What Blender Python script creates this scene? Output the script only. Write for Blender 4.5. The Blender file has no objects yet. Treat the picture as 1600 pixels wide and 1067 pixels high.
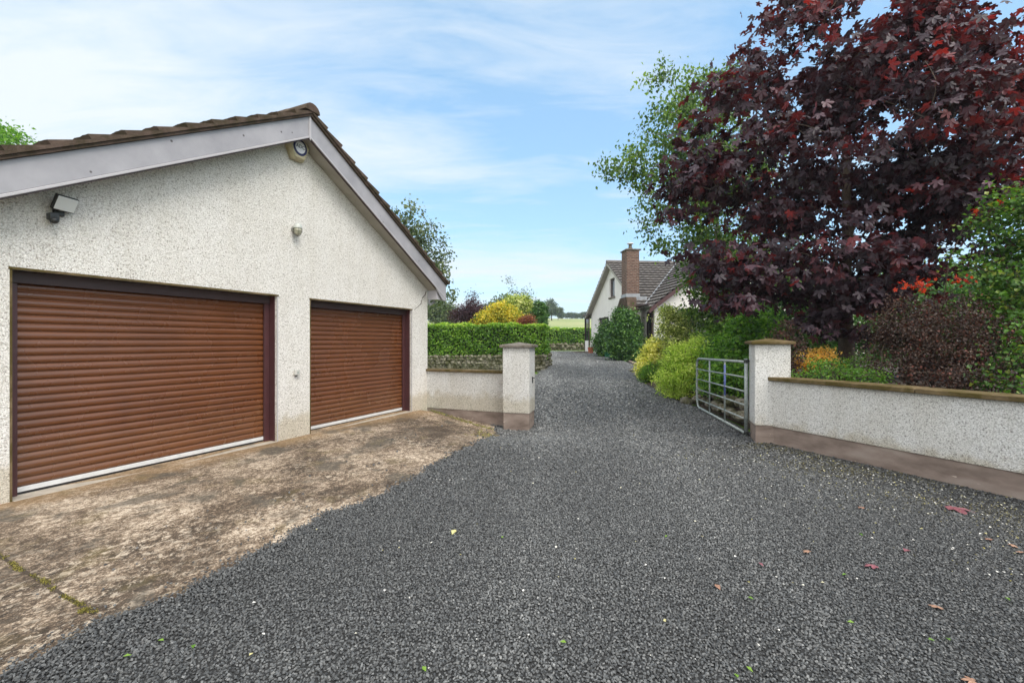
import bpy, math, random
import numpy as np
from mathutils import Vector, Matrix
random.seed(7)
rng = np.random.default_rng(7)
scene = bpy.context.scene
R = math.radians

# ---------------------------------------------------------------- camera, world, sun, exposure
F, CX, CY, H0 = 711.0, 800.0, 533.5, 1.45
cam = bpy.data.cameras.new('camera'); camo = bpy.data.objects.new('camera', cam)
scene.collection.objects.link(camo); scene.camera = camo
cam.sensor_width = 36; cam.lens = 16.0; cam.clip_start = .05; cam.clip_end = 3000
camo.location = (0, 0, H0); camo.rotation_euler = (R(90), 0, 0)
TOSUN = Vector((.50, -.60, 1.05)).normalized()
w = bpy.data.worlds.new('World'); scene.world = w; w.use_nodes = True
nt = w.node_tree; nt.nodes.clear()
def N(nt, typ, ins=None, **props):
    n = nt.nodes.new(typ)
    for k, v in props.items(): setattr(n, k, v)
    for k, v in (ins or {}).items():
        s = n.inputs[k]
        if isinstance(v, bpy.types.NodeSocket): nt.links.new(v, s)
        else:
            if isinstance(v, (tuple, list)) and s.type == 'RGBA' and len(v) == 3: v = (*v, 1)
            s.default_value = v
    return n
def math_(nt, op, a, b=0.0, c=0.0, clamp=False):
    n = nt.nodes.new('ShaderNodeMath'); n.operation = op; n.use_clamp = clamp
    for i, v in enumerate((a, b, c)):
        if isinstance(v, bpy.types.NodeSocket): nt.links.new(v, n.inputs[i])
        else: n.inputs[i].default_value = v
    return n.outputs[0]
def ramp(nt, fac, stops, interp='LINEAR'):
    n = nt.nodes.new('ShaderNodeValToRGB'); cr = n.color_ramp; cr.interpolation = interp
    while len(cr.elements) < len(stops): cr.elements.new(.5)
    for e, (p, c) in zip(cr.elements, stops):
        e.position = p; e.color = (*c, 1) if isinstance(c, (tuple, list)) else (c, c, c, 1)
    nt.links.new(fac, n.inputs[0]); return n.outputs[0]
def noise(nt, vec, scale, detail=4, rough=.55, dist=0.0):
    return N(nt, 'ShaderNodeTexNoise', {'Vector': vec, 'Scale': scale, 'Detail': detail, 'Roughness': rough, 'Distortion': dist}).outputs[0]
def mixc(nt, f, a, b, mode='MIX'):
    n = nt.nodes.new('ShaderNodeMix'); n.data_type = 'RGBA'; n.blend_type = mode
    for i, v in ((0, f), (6, a), (7, b)):
        if isinstance(v, bpy.types.NodeSocket): nt.links.new(v, n.inputs[i])
        else:
            if isinstance(v, (tuple, list)) and len(v) == 3: v = (*v, 1)
            elif i and not isinstance(v, (tuple, list)): v = (v, v, v, 1)
            n.inputs[i].default_value = v
    return n.outputs[2]
def vscale(nt, vec, s):
    return N(nt, 'ShaderNodeVectorMath', {0: vec, 1: s}, operation='MULTIPLY').outputs[0]

SKY = .10
sky = N(nt, 'ShaderNodeTexSky', sky_type='NISHITA', sun_disc=False, sun_elevation=math.asin(TOSUN.z),
        sun_rotation=math.atan2(TOSUN.x, TOSUN.y), air_density=1.0, dust_density=1.0, ozone_density=1.2)
tc = N(nt, 'ShaderNodeTexCoord').outputs['Generated']
sp = N(nt, 'ShaderNodeSeparateXYZ', {0: tc})
zc = math_(nt, 'MAXIMUM', sp.outputs[2], 0.0)
den = math_(nt, 'ADD', zc, .16)
cv = N(nt, 'ShaderNodeCombineXYZ', {0: math_(nt, 'DIVIDE', sp.outputs[0], den), 1: math_(nt, 'DIVIDE', sp.outputs[1], den), 2: 0.0}).outputs[0]
cr_ = N(nt, 'ShaderNodeMapping', {'Vector': cv, 'Rotation': (0, 0, R(-20)), 'Scale': (.42, 1.25, 1), 'Location': (1.3, .35, 0)}).outputs[0]
n1 = noise(nt, cr_, 1.15, 7, .55, .35)
n2 = noise(nt, cr_, 4.5, 8, .65, .9)
cl = math_(nt, 'ADD', math_(nt, 'MULTIPLY', n1, .72), math_(nt, 'MULTIPLY', n2, .28))
# more cloud towards the left of the view and the horizon
cl = math_(nt, 'ADD', cl, math_(nt, 'MULTIPLY', sp.outputs[0], -.17))
cl = math_(nt, 'ADD', cl, math_(nt, 'MULTIPLY', math_(nt, 'SUBTRACT', .38, zc), .16))
cm = ramp(nt, cl, [(.43, 0.0), (.53, .42), (.66, .97)])
blue = mixc(nt, 1.0, sky.outputs[0], (1.30, 1.42, 1.42), 'MULTIPLY')
# thin high veil that pales the whole sky
veil = mixc(nt, .45, blue, (2.35, 4.1, 5.7))
col = mixc(nt, cm, veil, (4.75, 5.15, 5.45))
# sky brightness added out of view, behind and overhead, to soft-light garage and wall
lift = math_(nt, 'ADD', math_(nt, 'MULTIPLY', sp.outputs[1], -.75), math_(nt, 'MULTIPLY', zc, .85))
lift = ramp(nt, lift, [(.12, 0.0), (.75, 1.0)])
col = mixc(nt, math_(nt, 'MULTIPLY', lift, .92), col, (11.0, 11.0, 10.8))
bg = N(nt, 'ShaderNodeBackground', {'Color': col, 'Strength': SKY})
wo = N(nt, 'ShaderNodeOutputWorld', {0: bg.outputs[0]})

sun = bpy.data.lights.new('sun', 'SUN'); suno = bpy.data.objects.new('sun', sun); scene.collection.objects.link(suno)
sun.energy = 1.35; sun.angle = R(30); sun.color = (1, .95, .87)
suno.rotation_euler = TOSUN.to_track_quat('Z', 'Y').to_euler()
scene.view_settings.view_transform = 'Standard'; scene.view_settings.look = 'None'
scene.view_settings.exposure = .96; scene.view_settings.gamma = 1
scene.render.engine = 'CYCLES'
scene.cycles.max_bounces = 6

# ---------------------------------------------------------------- helpers
def W(px, py, Y):
    return np.array([(px-CX)/F*Y, Y, H0-(py-CY)/F*Y])
def lin(r, g, b):
    return tuple(((c/255)/12.92 if c/255 <= .04045 else ((c/255+.055)/1.055)**2.4) for c in (r, g, b))
class M:
    def __init__(s): s.v = []; s.f = []
    def add(s, v, f):
        o = len(s.v); s.v += [tuple(map(float, p)) for p in v]; s.f += [tuple(o+i for i in q) for q in f]; return s
    def para(s, o, a, b, c):
        o, a, b, c = map(np.array, (o, a, b, c))
        return s.add([o, o+a, o+a+b, o+b, o+c, o+a+c, o+a+b+c, o+b+c],
                     [(0, 3, 2, 1), (4, 5, 6, 7), (0, 1, 5, 4), (1, 2, 6, 5), (2, 3, 7, 6), (3, 0, 4, 7)])
    def box(s, c, a, b, h):   # centre of base, half-vectors a,b, height
        c, a, b = map(np.array, (c, a, b)); return s.para(c-a-b, 2*a, 2*b, (0, 0, h))
    def prism(s, pts, ext):
        pts = [np.array(p, float) for p in pts]; n = len(pts); e = np.array(ext, float)
        return s.add(pts+[p+e for p in pts], [tuple(range(n))[::-1], tuple(range(n, 2*n))]+[(i, (i+1) % n, (i+1) % n+n, i+n) for i in range(n)])
    def tube(s, pts, rad, n=8, cap=True):
        pts = [np.array(p, float) for p in pts]
        if not hasattr(rad, '__len__'): rad = [rad]*len(pts)
        vs = []; fs = []
        for i, p in enumerate(pts):
            t = pts[min(i+1, len(pts)-1)]-pts[max(i-1, 0)]; t = t/(np.linalg.norm(t)+1e-9)
            u = np.cross(t, (0, 0, 1) if abs(t[2]) < .9 else (1, 0, 0)); u /= np.linalg.norm(u); w_ = np.cross(t, u)
            for k in range(n):
                a = 2*math.pi*k/n; vs.append(p+rad[i]*(math.cos(a)*u+math.sin(a)*w_))
        for i in range(len(pts)-1):
            for k in range(n):
                fs.append((i*n+k, i*n+(k+1) % n, (i+1)*n+(k+1) % n, (i+1)*n+k))
        if cap: fs.append(tuple(range(n))[::-1]); fs.append(tuple(range((len(pts)-1)*n, len(pts)*n)))
        return s.add(vs, fs)
    def lathe(s, o, ax, prof, n=24):   # prof: (along, radius)
        o = np.array(o, float); ax = np.array(ax, float); ax /= np.linalg.norm(ax)
        u = np.cross(ax, (0, 0, 1) if abs(ax[2]) < .9 else (1, 0, 0)); u /= np.linalg.norm(u); w_ = np.cross(ax, u)
        vs = [o+ax*a+max(r, 1e-4)*(math.cos(2*math.pi*k/n)*u+math.sin(2*math.pi*k/n)*w_) for a, r in prof for k in range(n)]; L = len(prof)
        return s.add(vs, [(i*n+k, i*n+(k+1) % n, (i+1)*n+(k+1) % n, (i+1)*n+k) for i in range(L-1) for k in range(n)]+[tuple(range(n))[::-1], tuple(range((L-1)*n, L*n))])
    def grid(s, rows):
        nr, nc = len(rows), len(rows[0])
        return s.add([p for r in rows for p in r], [(i*nc+j, i*nc+j+1, (i+1)*nc+j+1, (i+1)*nc+j) for i in range(nr-1) for j in range(nc-1)])
def rootloc(p):
    return np.zeros(3) if p is None else np.array(p['_org'])
def link(o, parent):
    scene.collection.objects.link(o)
    if parent: o.parent = parent
ORG = {}
def tag(o, label=None, cat=None, group=None, kind=None):
    if label: o['label'] = label
    if cat: o['category'] = cat
    if group: o['group'] = group
    if kind: o['kind'] = kind
    return o
def thing(name, label, cat, loc, group=None):
    o = bpy.data.objects.new(name, None); scene.collection.objects.link(o); o.empty_display_size = .2
    o.location = tuple(map(float, loc)); ORG[o.name] = np.array(loc, float)
    return tag(o, label, cat, group)
def obj(name, m, mat, parent=None, smooth=False, bev=0, org=None, recalc=True):
    base = ORG[parent.name] if parent else (np.array(org, float) if org is not None else np.zeros(3))
    me = bpy.data.meshes.new(name)
    v = np.array(m.v)-base
    me.from_pydata(v.tolist(), [], m.f)
    if recalc:
        import bmesh
        bm = bmesh.new(); bm.from_mesh(me); bmesh.ops.recalc_face_normals(bm, faces=bm.faces); bm.to_mesh(me); bm.free()
    if smooth: me.polygons.foreach_set('use_smooth', [True]*len(me.polygons))
    me.materials.append(mat); me.update()
    o = bpy.data.objects.new(name, me); link(o, parent)
    if parent is None: o.location = tuple(base)
    ORG[o.name] = base
    if bev:
        b = o.modifiers.new('bevel', 'BEVEL'); b.width = bev; b.segments = 2; b.limit_method = 'ANGLE'; b.angle_limit = R(40)
    return o
def fastmesh(name, V, T, mat, parent=None, tint=None, org=None, smooth=False, sizes=3):
    base = ORG[parent.name] if parent else (np.array(org, float) if org is not None else np.zeros(3))
    V = (V-base).astype(np.float32); me = bpy.data.meshes.new(name)
    me.vertices.add(len(V)); me.vertices.foreach_set('co', V.ravel())
    me.loops.add(T.size); me.loops.foreach_set('vertex_index', T.astype(np.int32).ravel())
    me.polygons.add(len(T)); me.polygons.foreach_set('loop_start', np.arange(0, T.size, T.shape[1], dtype=np.int32))
    me.polygons.foreach_set('use_smooth', np.full(len(T), smooth, dtype=bool))
    if tint is not None:
        a = me.attributes.new('tint', 'FLOAT', 'POINT'); a.data.foreach_set('value', tint.astype(np.float32))
    me.materials.append(mat); me.update(calc_edges=True)
    o = bpy.data.objects.new(name, me); link(o, parent)
    if parent is None: o.location = tuple(base)
    ORG[o.name] = base
    return o

# ---------------------------------------------------------------- materials
def newmat(name):
    m = bpy.data.materials.new(name); m.use_nodes = True; nt = m.node_tree; nt.nodes.clear()
    out = N(nt, 'ShaderNodeOutputMaterial'); pos = N(nt, 'ShaderNodeNewGeometry').outputs['Position']
    return m, nt, out, pos
def bsdf(nt, out, col, rough=.7, bump=None, bstr=.5, bdist=.01, metal=0, spec=.5, coat=0):
    ins = {'Base Color': col, 'Roughness': rough, 'Metallic': metal, 'Specular IOR Level': spec, 'Coat Weight': coat}
    if bump is not None:
        ins['Normal'] = N(nt, 'ShaderNodeBump', {'Height': bump, 'Strength': bstr, 'Distance': bdist}).outputs[0]
    b = N(nt, 'ShaderNodeBsdfPrincipled', ins); nt.links.new(b.outputs[0], out.inputs[0]); return b
def simple(name, c, rough=.6, var=.12, scale=8, metal=0, bump=.1, fine=60, spec=.5):
    m, nt, out, pos = newmat(name)
    a = noise(nt, pos, scale, 5, .6); b = noise(nt, pos, fine, 3, .6)
    d = tuple(x*(1-var*1.6) for x in c); l = tuple(min(1, x*(1+var)) for x in c)
    col = ramp(nt, math_(nt, 'ADD', math_(nt, 'MULTIPLY', a, .75), math_(nt, 'MULTIPLY', b, .25)), [(.3, d), (.52, c), (.72, l)])
    bsdf(nt, out, col, rough, b, bump, .004, metal, spec); return m
def voro(nt, vec, scale, feature='F1', rand=1.0):
    return N(nt, 'ShaderNodeTexVoronoi', {'Vector': vec, 'Scale': scale, 'Randomness': rand}, feature=feature)
def dashmat(name, c_hi, c_lo, c_speck, scale=70, dirt=.35, green=0.0):
    """pebble dash: individual chips thrown on render"""
    m, nt, out, pos = newmat(name)
    jig = mixc(nt, .03, pos, N(nt, 'ShaderNodeTexNoise', {'Vector': pos, 'Scale': 30.0}).outputs[1])
    v = voro(nt, jig, scale); cellr = N(nt, 'ShaderNodeSeparateColor', {0: v.outputs['Color']}).outputs
    v2 = voro(nt, jig, scale*.52); cell2 = N(nt, 'ShaderNodeSeparateColor', {0: v2.outputs['Color']}).outputs
    base = ramp(nt, cellr[0], [(0.0, c_lo), (.35, c_hi), (1.0, tuple(min(1, x*1.08) for x in c_hi))])
    sp_ = ramp(nt, cell2[1], [(.80, 0.0), (.84, 1.0)])
    near = ramp(nt, v2.outputs['Distance'], [(.25, 1.0), (.5, 0.0)])
    base = mixc(nt, math_(nt, 'MULTIPLY', math_(nt, 'MULTIPLY', sp_, near), .62), base, c_speck)
    gap = ramp(nt, v.outputs['Distance'], [(.42, 0.0), (.8, 1.0)])
    base = mixc(nt, math_(nt, 'MULTIPLY', gap, .45), base, c_speck)
    big = noise(nt, pos, 1.3, 6, .65); mp = N(nt, 'ShaderNodeMapping', {'Vector': pos, 'Scale': (3, 3, .5)}).outputs[0]
    st = noise(nt, mp, 1.6, 5, .6)
    dm = math_(nt, 'MULTIPLY', ramp(nt, math_(nt, 'ADD', math_(nt, 'MULTIPLY', big, .5), math_(nt, 'MULTIPLY', st, .5)), [(.42, 0.0), (.68, 1.0)]), dirt)
    base = mixc(nt, dm, base, mixc(nt, 1.0, base, (.76, .73, .66) if green <= 0 else (.6, .64, .5), 'MULTIPLY'))
    zb = N(nt, 'ShaderNodeSeparateXYZ', {0: pos}).outputs[2]; zn = math_(nt, 'SUBTRACT', zb, math_(nt, 'MULTIPLY', noise(nt, pos, 5, 5, .65), .5))
    spl = ramp(nt, zn, [(0.0, 1.0), (.14, 0.0)])     # splash dirt close to the ground
    base = mixc(nt, math_(nt, 'MULTIPLY', spl, .55), base, mixc(nt, 1.0, base, (.62, .54, .38), 'MULTIPLY'))
    h = math_(nt, 'SUBTRACT', math_(nt, 'MULTIPLY', cellr[2], .7), v.outputs['Distance'])
    bsdf(nt, out, base, .8, h, .8, .009, spec=.3); return m
M_dash = dashmat('pebble_dash_cream', (.87, .845, .81), (.68, .65, .60), (.21, .17, .135), 96, .42)
M_dashg = dashmat('pebble_dash_grey', (.78, .775, .76), (.56, .55, .53), (.15, .14, .125), 98, .6)
M_plinth = simple('smooth_render_plinth', lin(136, 124, 115), .85, .16, 2.5, bump=.3, fine=40)
def plinthmat():
    m, nt, out, pos = newmat('stained_render_plinth')
    mp = N(nt, 'ShaderNodeMapping', {'Vector': pos, 'Scale': (1, 1, 3)}).outputs[0]
    a = noise(nt, mp, 2.5, 6, .6); b = noise(nt, pos, 60, 3, .6)
    col = ramp(nt, a, [(.3, lin(106, 93, 85)), (.5, lin(134, 119, 110)), (.72, lin(152, 139, 130))])
    c = noise(nt, mp, 5, 4, .5, 1.5); col = mixc(nt, ramp(nt, c, [(.70, 0.0), (.735, .8)]), col, lin(205, 190, 175))
    bsdf(nt, out, col, .85, b, .3, .004, spec=.3); return m
M_plinth = plinthmat()
def copingmat(name, c0, c1, moss):
    m, nt, out, pos = newmat(name)
    a = noise(nt, pos, 7, 6, .65); b = noise(nt, pos, 45, 4, .6)
    col = ramp(nt, a, [(.3, c0), (.7, c1)]); mo = ramp(nt, noise(nt, pos, 4, 6, .7, .5), [(.42, 0.0), (.58, 1.0)])
    col = mixc(nt, math_(nt, 'MULTIPLY', mo, .8), col, mixc(nt, b, tuple(x*.5 for x in moss), moss))
    bsdf(nt, out, col, .9, b, .6, .01, spec=.2); return m
M_coping = copingmat('mossy_coping', lin(82, 70, 50), lin(126, 108, 80), lin(84, 74, 30))
M_capl = copingmat('weathered_cap', lin(96, 90, 84), lin(142, 135, 128), lin(100, 92, 72))
M_upvc = simple('grey_white_trim_boards', lin(176, 173, 178), .35, .05, 3, bump=.02)
def barge():
    m, nt, out, pos = newmat('painted_bargeboard')
    a = noise(nt, pos, 2.2, 5, .6); v = voro(nt, pos, 5.0); d = noise(nt, pos, 30, 3)
    col = ramp(nt, a, [(.3, lin(142, 140, 145)), (.7, lin(166, 163, 168))])
    spk = ramp(nt, v.outputs['Distance'], [(.05, 1.0), (.08, 0.0)])
    col = mixc(nt, math_(nt, 'MULTIPLY', spk, .9), col, lin(70, 62, 60))
    bsdf(nt, out, col, .42, d, .04, .003); return m
M_barge = barge()
M_trimlight = simple('light_trim_bead', lin(178, 174, 177), .35, .06, 6)
M_soffit = simple('soffit_board', lin(158, 152, 142), .55, .14, 4)
M_darktrim = simple('dark_brown_trim', lin(60, 42, 42), .5, .15, 6)
M_frame = simple('purple_brown_frame', lin(74, 44, 46), .42, .14, 7)
M_tile = copingmat('brown_roof_tile', lin(70, 56, 50), lin(104, 88, 78), lin(72, 64, 46))
M_tileg = simple('grey_roof_tile', lin(100, 95, 92), .8, .28, 3, bump=.3)
M_black = simple('black_plastic', (.02, .022, .022), .45, .1)
M_steel = None
def galv():
    m, nt, out, pos = newmat('galvanised_tube')
    a = noise(nt, pos, 9, 5, .6); v = voro(nt, pos, 60); c = N(nt, 'ShaderNodeSeparateColor', {0: v.outputs['Color']}).outputs[0]
    col = ramp(nt, math_(nt, 'ADD', math_(nt, 'MULTIPLY', a, .7), math_(nt, 'MULTIPLY', c, .3)), [(.3, (.20, .23, .22)), (.7, (.38, .42, .41))])
    bsdf(nt, out, col, .5, a, .05, .002, metal=.35); return m
M_steel = galv()
M_bluetube = simple('blue_tube', (.12, .16, .38), .5, .3, 12)
def doormat():
    m, nt, out, pos = newmat('brown_slats')
    a = noise(nt, pos, 1.2, 4, .55); mp = N(nt, 'ShaderNodeMapping', {'Vector': pos, 'Scale': (1, 1, 18)}).outputs[0]
    b = noise(nt, mp, 3, 4, .6)
    col = ramp(nt, math_(nt, 'ADD', math_(nt, 'MULTIPLY', a, .5), math_(nt, 'MULTIPLY', b, .5)), [(.3, lin(84, 47, 23)), (.7, lin(112, 66, 36))])
    sc = ramp(nt, noise(nt, pos, 38, 2, .5, 2.0), [(.765, 0.0), (.79, 1.0)])
    col = mixc(nt, math_(nt, 'MULTIPLY', sc, .5), col, lin(190, 160, 140))
    zb = N(nt, 'ShaderNodeSeparateXYZ', {0: pos}).outputs[2]; du = ramp(nt, math_(nt, 'SUBTRACT', zb, math_(nt, 'MULTIPLY', noise(nt, pos, 3, 5, .7), .7)), [(-0.0, 1.0), (.25, 0.0)])
    col = mixc(nt, math_(nt, 'MULTIPLY', du, .15), col, lin(140, 105, 75))
    rg = ramp(nt, noise(nt, pos, 1.7, 4, .6), [(.35, .22), (.65, .33)])
    bsdf(nt, out, col, rg, b, .03, .002, spec=.65); return m
M_door = doormat()
M_alu = simple('white_aluminium', lin(214, 214, 214), .4, .08, 10, metal=.1)
M_rubber = simple('black_rubber_seal', (.02, .02, .022), .7)
def padmat():
    m, nt, out, pos = newmat('weathered_concrete')
    mp = N(nt, 'ShaderNodeMapping', {'Vector': pos, 'Rotation': (0, 0, R(-24)), 'Scale': (1.0, .75, 1)}).outputs[0]
    big = noise(nt, mp, .62, 6, .6, .4); mid = noise(nt, mp, 5.5, 7, .68, .8); fine = noise(nt, mp, 30, 6, .75, .5)
    vf = noise(nt, mp, 85, 3, .7)
    s = math_(nt, 'ADD', math_(nt, 'MULTIPLY', mid, .24), math_(nt, 'ADD', math_(nt, 'MULTIPLY', fine, .40), math_(nt, 'MULTIPLY', vf, .36)))
    s = math_(nt, 'ADD', s, math_(nt, 'MULTIPLY', math_(nt, 'SUBTRACT', big, .5), .55))
    col = ramp(nt, s, [(.40, lin(50, 43, 36)), (.47, lin(84, 71, 59)), (.515, lin(120, 103, 86)), (.555, lin(164, 146, 126)), (.62, lin(212, 197, 178))])
    bl = noise(nt, mp, 17, 8, .85, .6); bm_ = ramp(nt, noise(nt, mp, 1.1, 4, .6), [(.42, 0.0), (.6, 1.0)])
    col = mixc(nt, math_(nt, 'MULTIPLY', ramp(nt, bl, [(.53, 0.0), (.56, 1.0)]), math_(nt, 'MULTIPLY', bm_, .7)), col, lin(205, 190, 170))
    col = mixc(nt, math_(nt, 'MULTIPLY', ramp(nt, bl, [(.44, 1.0), (.47, 0.0)]), .5), col, lin(70, 60, 50))
    # signed distance from the garage front line: ochre staining close to it
    dx = N(nt, 'ShaderNodeVectorMath', {0: pos, 1: (.909, -.4155, 0)}, operation='DOT_PRODUCT').outputs['Value']
    dist = math_(nt, 'SUBTRACT', dx, -5.837)
    dn = math_(nt, 'ADD', dist, math_(nt, 'MULTIPLY', mid, .9))
    och = ramp(nt, math_(nt, 'MULTIPLY', dn, .5), [(.30, 1.0), (.45, 0.0)])
    col = mixc(nt, math_(nt, 'MULTIPLY', och, .5), col, mixc(nt, fine, lin(134, 108, 76), lin(176, 146, 108)))
    # dark oil and algae patches
    pk = noise(nt, mp, 1.5, 5, .6, .3); dk = ramp(nt, pk, [(.54, 0.0), (.61, 1.0)])
    col = mixc(nt, math_(nt, 'MULTIPLY', dk, .72), col, mixc(nt, fine, lin(58, 55, 50), lin(104, 97, 86)))
    gm = ramp(nt, noise(nt, mp, 2.6, 5, .65), [(.56, 0.0), (.7, 1.0)])
    col = mixc(nt, math_(nt, 'MULTIPLY', gm, .35), col, lin(112, 100, 58))
    bsdf(nt, out, col, .88, s, .9, .02, spec=.25); return m
M_pad = padmat()
def gravelmat():
    m, nt, out, pos = newmat('gravel_bed')
    v = voro(nt, pos, 62.0); c = N(nt, 'ShaderNodeSeparateColor', {0: v.outputs['Color']}).outputs
    v3 = voro(nt, pos, 27.0); c3 = N(nt, 'ShaderNodeSeparateColor', {0: v3.outputs['Color']}).outputs
    base = ramp(nt, c[0], [(0, (.015, .015, .015)), (.5, (.062, .063, .063)), (.85, (.14, .14, .138)), (1, (.26, .26, .25))])
    base = mixc(nt, .35, base, ramp(nt, c3[0], [(0, (.035, .035, .036)), (1, (.22, .22, .215))]))
    big = noise(nt, pos, .55, 5, .55, .3)
    base = mixc(nt, 1.0, base, ramp(nt, big, [(.3, .82), (.7, 1.28)]), 'MULTIPLY')
    # mossy, dirty gravel along the right-hand wall
    d = N(nt, 'ShaderNodeVectorMath', {0: pos, 1: (-.923, -.385, 0)}, operation='DOT_PRODUCT').outputs['Value']
    d = math_(nt, 'ADD', d, 5.83); nz = noise(nt, pos, 3.0, 6, .7)
    dd = math_(nt, 'ADD', d, math_(nt, 'MULTIPLY', math_(nt, 'SUBTRACT', nz, .5), 1.8))
    mk = ramp(nt, dd, [(.35, 1.0), (1.1, 0.0)]); mk = math_(nt, 'MULTIPLY', mk, .7)
    base = mixc(nt, mk, base, mixc(nt, c[1], (.035, .035, .018), (.16, .15, .07)))
    h = math_(nt, 'SUBTRACT', math_(nt, 'MULTIPLY', c[2], .8), v.outputs['Distance'])
    bsdf(nt, out, base, .62, h, .8, .012, spec=.5); return m
M_gravel = gravelmat()
def tintmat(name, stops, rough=.6, trans=0.0, tcol=None, spec=.5, gloss=0):
    m, nt, out, pos = newmat(name)
    at = N(nt, 'ShaderNodeAttribute', attribute_name='tint').outputs['Fac']
    col = ramp(nt, at, stops)
    nz = noise(nt, pos, 60, 2); col = mixc(nt, .5, col, mixc(nt, 1.0, col, ramp(nt, nz, [(.3, .75), (.7, 1.25)]), 'MULTIPLY'))
    b = bsdf(nt, out, col, rough, spec=spec)
    if trans:
        t = N(nt, 'ShaderNodeBsdfTranslucent', {'Color': ramp(nt, at, tcol) if tcol else mixc(nt, 1.0, col, (1.5, 1.6, .8), 'MULTIPLY')})
        mx = N(nt, 'ShaderNodeMixShader', {0: trans, 1: b.outputs[0], 2: t.outputs[0]}); nt.links.new(mx.outputs[0], out.inputs[0])
    return m
M_stones = tintmat('gravel_chips', [(0, (.026, .026, .027)), (.4, (.072, .074, .0745)), (.75, (.155, .158, .157)), (.97, (.34, .34, .33)), (1, (.6, .58, .53))], .5)
def grassmat():
    m, nt, out, pos = newmat('grass_and_fields')
    sp = N(nt, 'ShaderNodeSeparateXYZ', {0: pos})
    mp = N(nt, 'ShaderNodeMapping', {'Vector': pos, 'Scale': (.3, 1, 1)}).outputs[0]
    a = noise(nt, mp, .12, 6, .6); b = noise(nt, pos, 6, 5, .7)
    lawn = ramp(nt, b, [(.3, (.07, .13, .02)), (.7, (.17, .26, .05))])
    field = ramp(nt, a, [(.35, (.20, .26, .09)), (.5, (.34, .34, .16)), (.65, (.16, .24, .07))])
    f = ramp(nt, math_(nt, 'MULTIPLY', sp.outputs[1], .01), [(.40, 0.0), (.48, 1.0)])
    bsdf(nt, out, mixc(nt, f, lawn, field), .9, b, .4, .03, spec=.2); return m
M_grass = grassmat()
M_soil = simple('garden_soil', (.05, .035, .022), .95, .4, 5, bump=.6, fine=30)
M_white = simple('white_painted_render', lin(226, 222, 218), .8, .06, 2, bump=.35, fine=90)
M_glass = None
def glassmat():
    m, nt, out, pos = newmat('window_pane')
    b = bsdf(nt, out, (.02, .025, .03), .06, spec=.8); return m
M_glass = glassmat()
def brick():
    m, nt, out, pos = newmat('red_brown_brick')
    mp = N(nt, 'ShaderNodeMapping', {'Vector': pos, 'Rotation': (R(90), 0, 0)}).outputs[0]
    sp = N(nt, 'ShaderNodeSeparateXYZ', {0: pos})
    uv = N(nt, 'ShaderNodeCombineXYZ', {0: math_(nt, 'ADD', sp.outputs[0], sp.outputs[1]), 1: sp.outputs[2]}).outputs[0]
    bt = N(nt, 'ShaderNodeTexBrick', {'Vector': uv, 'Color1': (.10, .048, .035, 1), 'Color2': (.165, .088, .064, 1), 'Mortar': (.22, .20, .175, 1),
           'Scale': 1.0, 'Mortar Size': .009, 'Brick Width': .225, 'Row Height': .075, 'Bias': 0.0})
    nz = noise(nt, pos, 12, 4); col = mixc(nt, 1.0, bt.outputs[0], ramp(nt, nz, [(.3, .7), (.7, 1.25)]), 'MULTIPLY')
    bsdf(nt, out, col, .85, bt.outputs[1], -.4, .006, spec=.2); return m
M_brick = brick()
M_lead = simple('lead_flashing', lin(150, 154, 160), .5, .15, 5)
M_stone = copingmat('mossy_field_stone', lin(92, 88, 80), lin(150, 143, 132), lin(70, 72, 30))
M_stoned = copingmat('dark_mossy_stone', lin(60, 56, 48), lin(168, 162, 146), lin(66, 68, 22))
M_bark = simple('tree_bark', (.085, .062, .045), .9, .4, 10, bump=.8, fine=40)
M_barkb = simple('birch_bark', (.32, .29, .25), .85, .4, 8, bump=.5)
M_core = simple('inner_twigs', (.018, .022, .010), .95, .3, 8)

# ---------------------------------------------------------------- ground heights
CP = np.array([(-4.9, 3.4, 0), (-4.5, 4.1, 0), (-3.4, 6.5, 0), (-2.7, 8.1, 0), (-2.1, 9.4, -.01), (-1.86, 9.99, -.02), (0, 1, 0), (0, 3, 0), (0, 5, -.05), (2, 2, 0), (-3, 2, 0),
  (2, 5, 0), (-3.0, 4.5, 0), (-2, 6.2, -.02), (1, 7, -.1), (.1, 8.7, -.31), (-.2, 9.3, -.30), (-1.0, 7.5, -.09), (-.25, 8.0, -.24), (4.6, 4.1, 0), (3.6, 6.5, 0), (5.5, 2, 0), (3.6, 7.8, .05), (3.66, 9, .10), (1.8, 9, -.10),
  (.8, 12, .05), (3.7, 12.6, .28), (.9, 14.5, .25), (1.3, 17, .45), (4.5, 17, .42), (5, 22, .58), (4.6, 30, .67), (3, 33, .72), (-1, 17, .5), (-5, 17, .6), (-8, 8, .2), (-6, 0, 0), (6, -3, 0), (-6, -3, 0), (8, 8, .2), (9, 20, .6), (-8, 28, .8), (9, 31, .7)], float)
def tps(r2): return np.where(r2 > 1e-12, r2*np.log(r2+1e-12), 0)
_n = len(CP); _A = np.zeros((_n+3, _n+3)); _d = ((CP[:, None, :2]-CP[None, :, :2])**2).sum(-1)
_A[:_n, :_n] = tps(_d)+np.eye(_n)*.02; _A[:_n, _n] = 1; _A[:_n, n_ if False else _n+1:] = CP[:, :2]; _A[_n, :_n] = 1; _A[_n+1:, :_n] = CP[:, :2].T
_w = np.linalg.solve(_A, np.concatenate([CP[:, 2], [0, 0, 0]]))
def sstep(a, b, x):
    t = np.clip((x-a)/(b-a), 0, 1); return t*t*(3-2*t)
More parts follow.
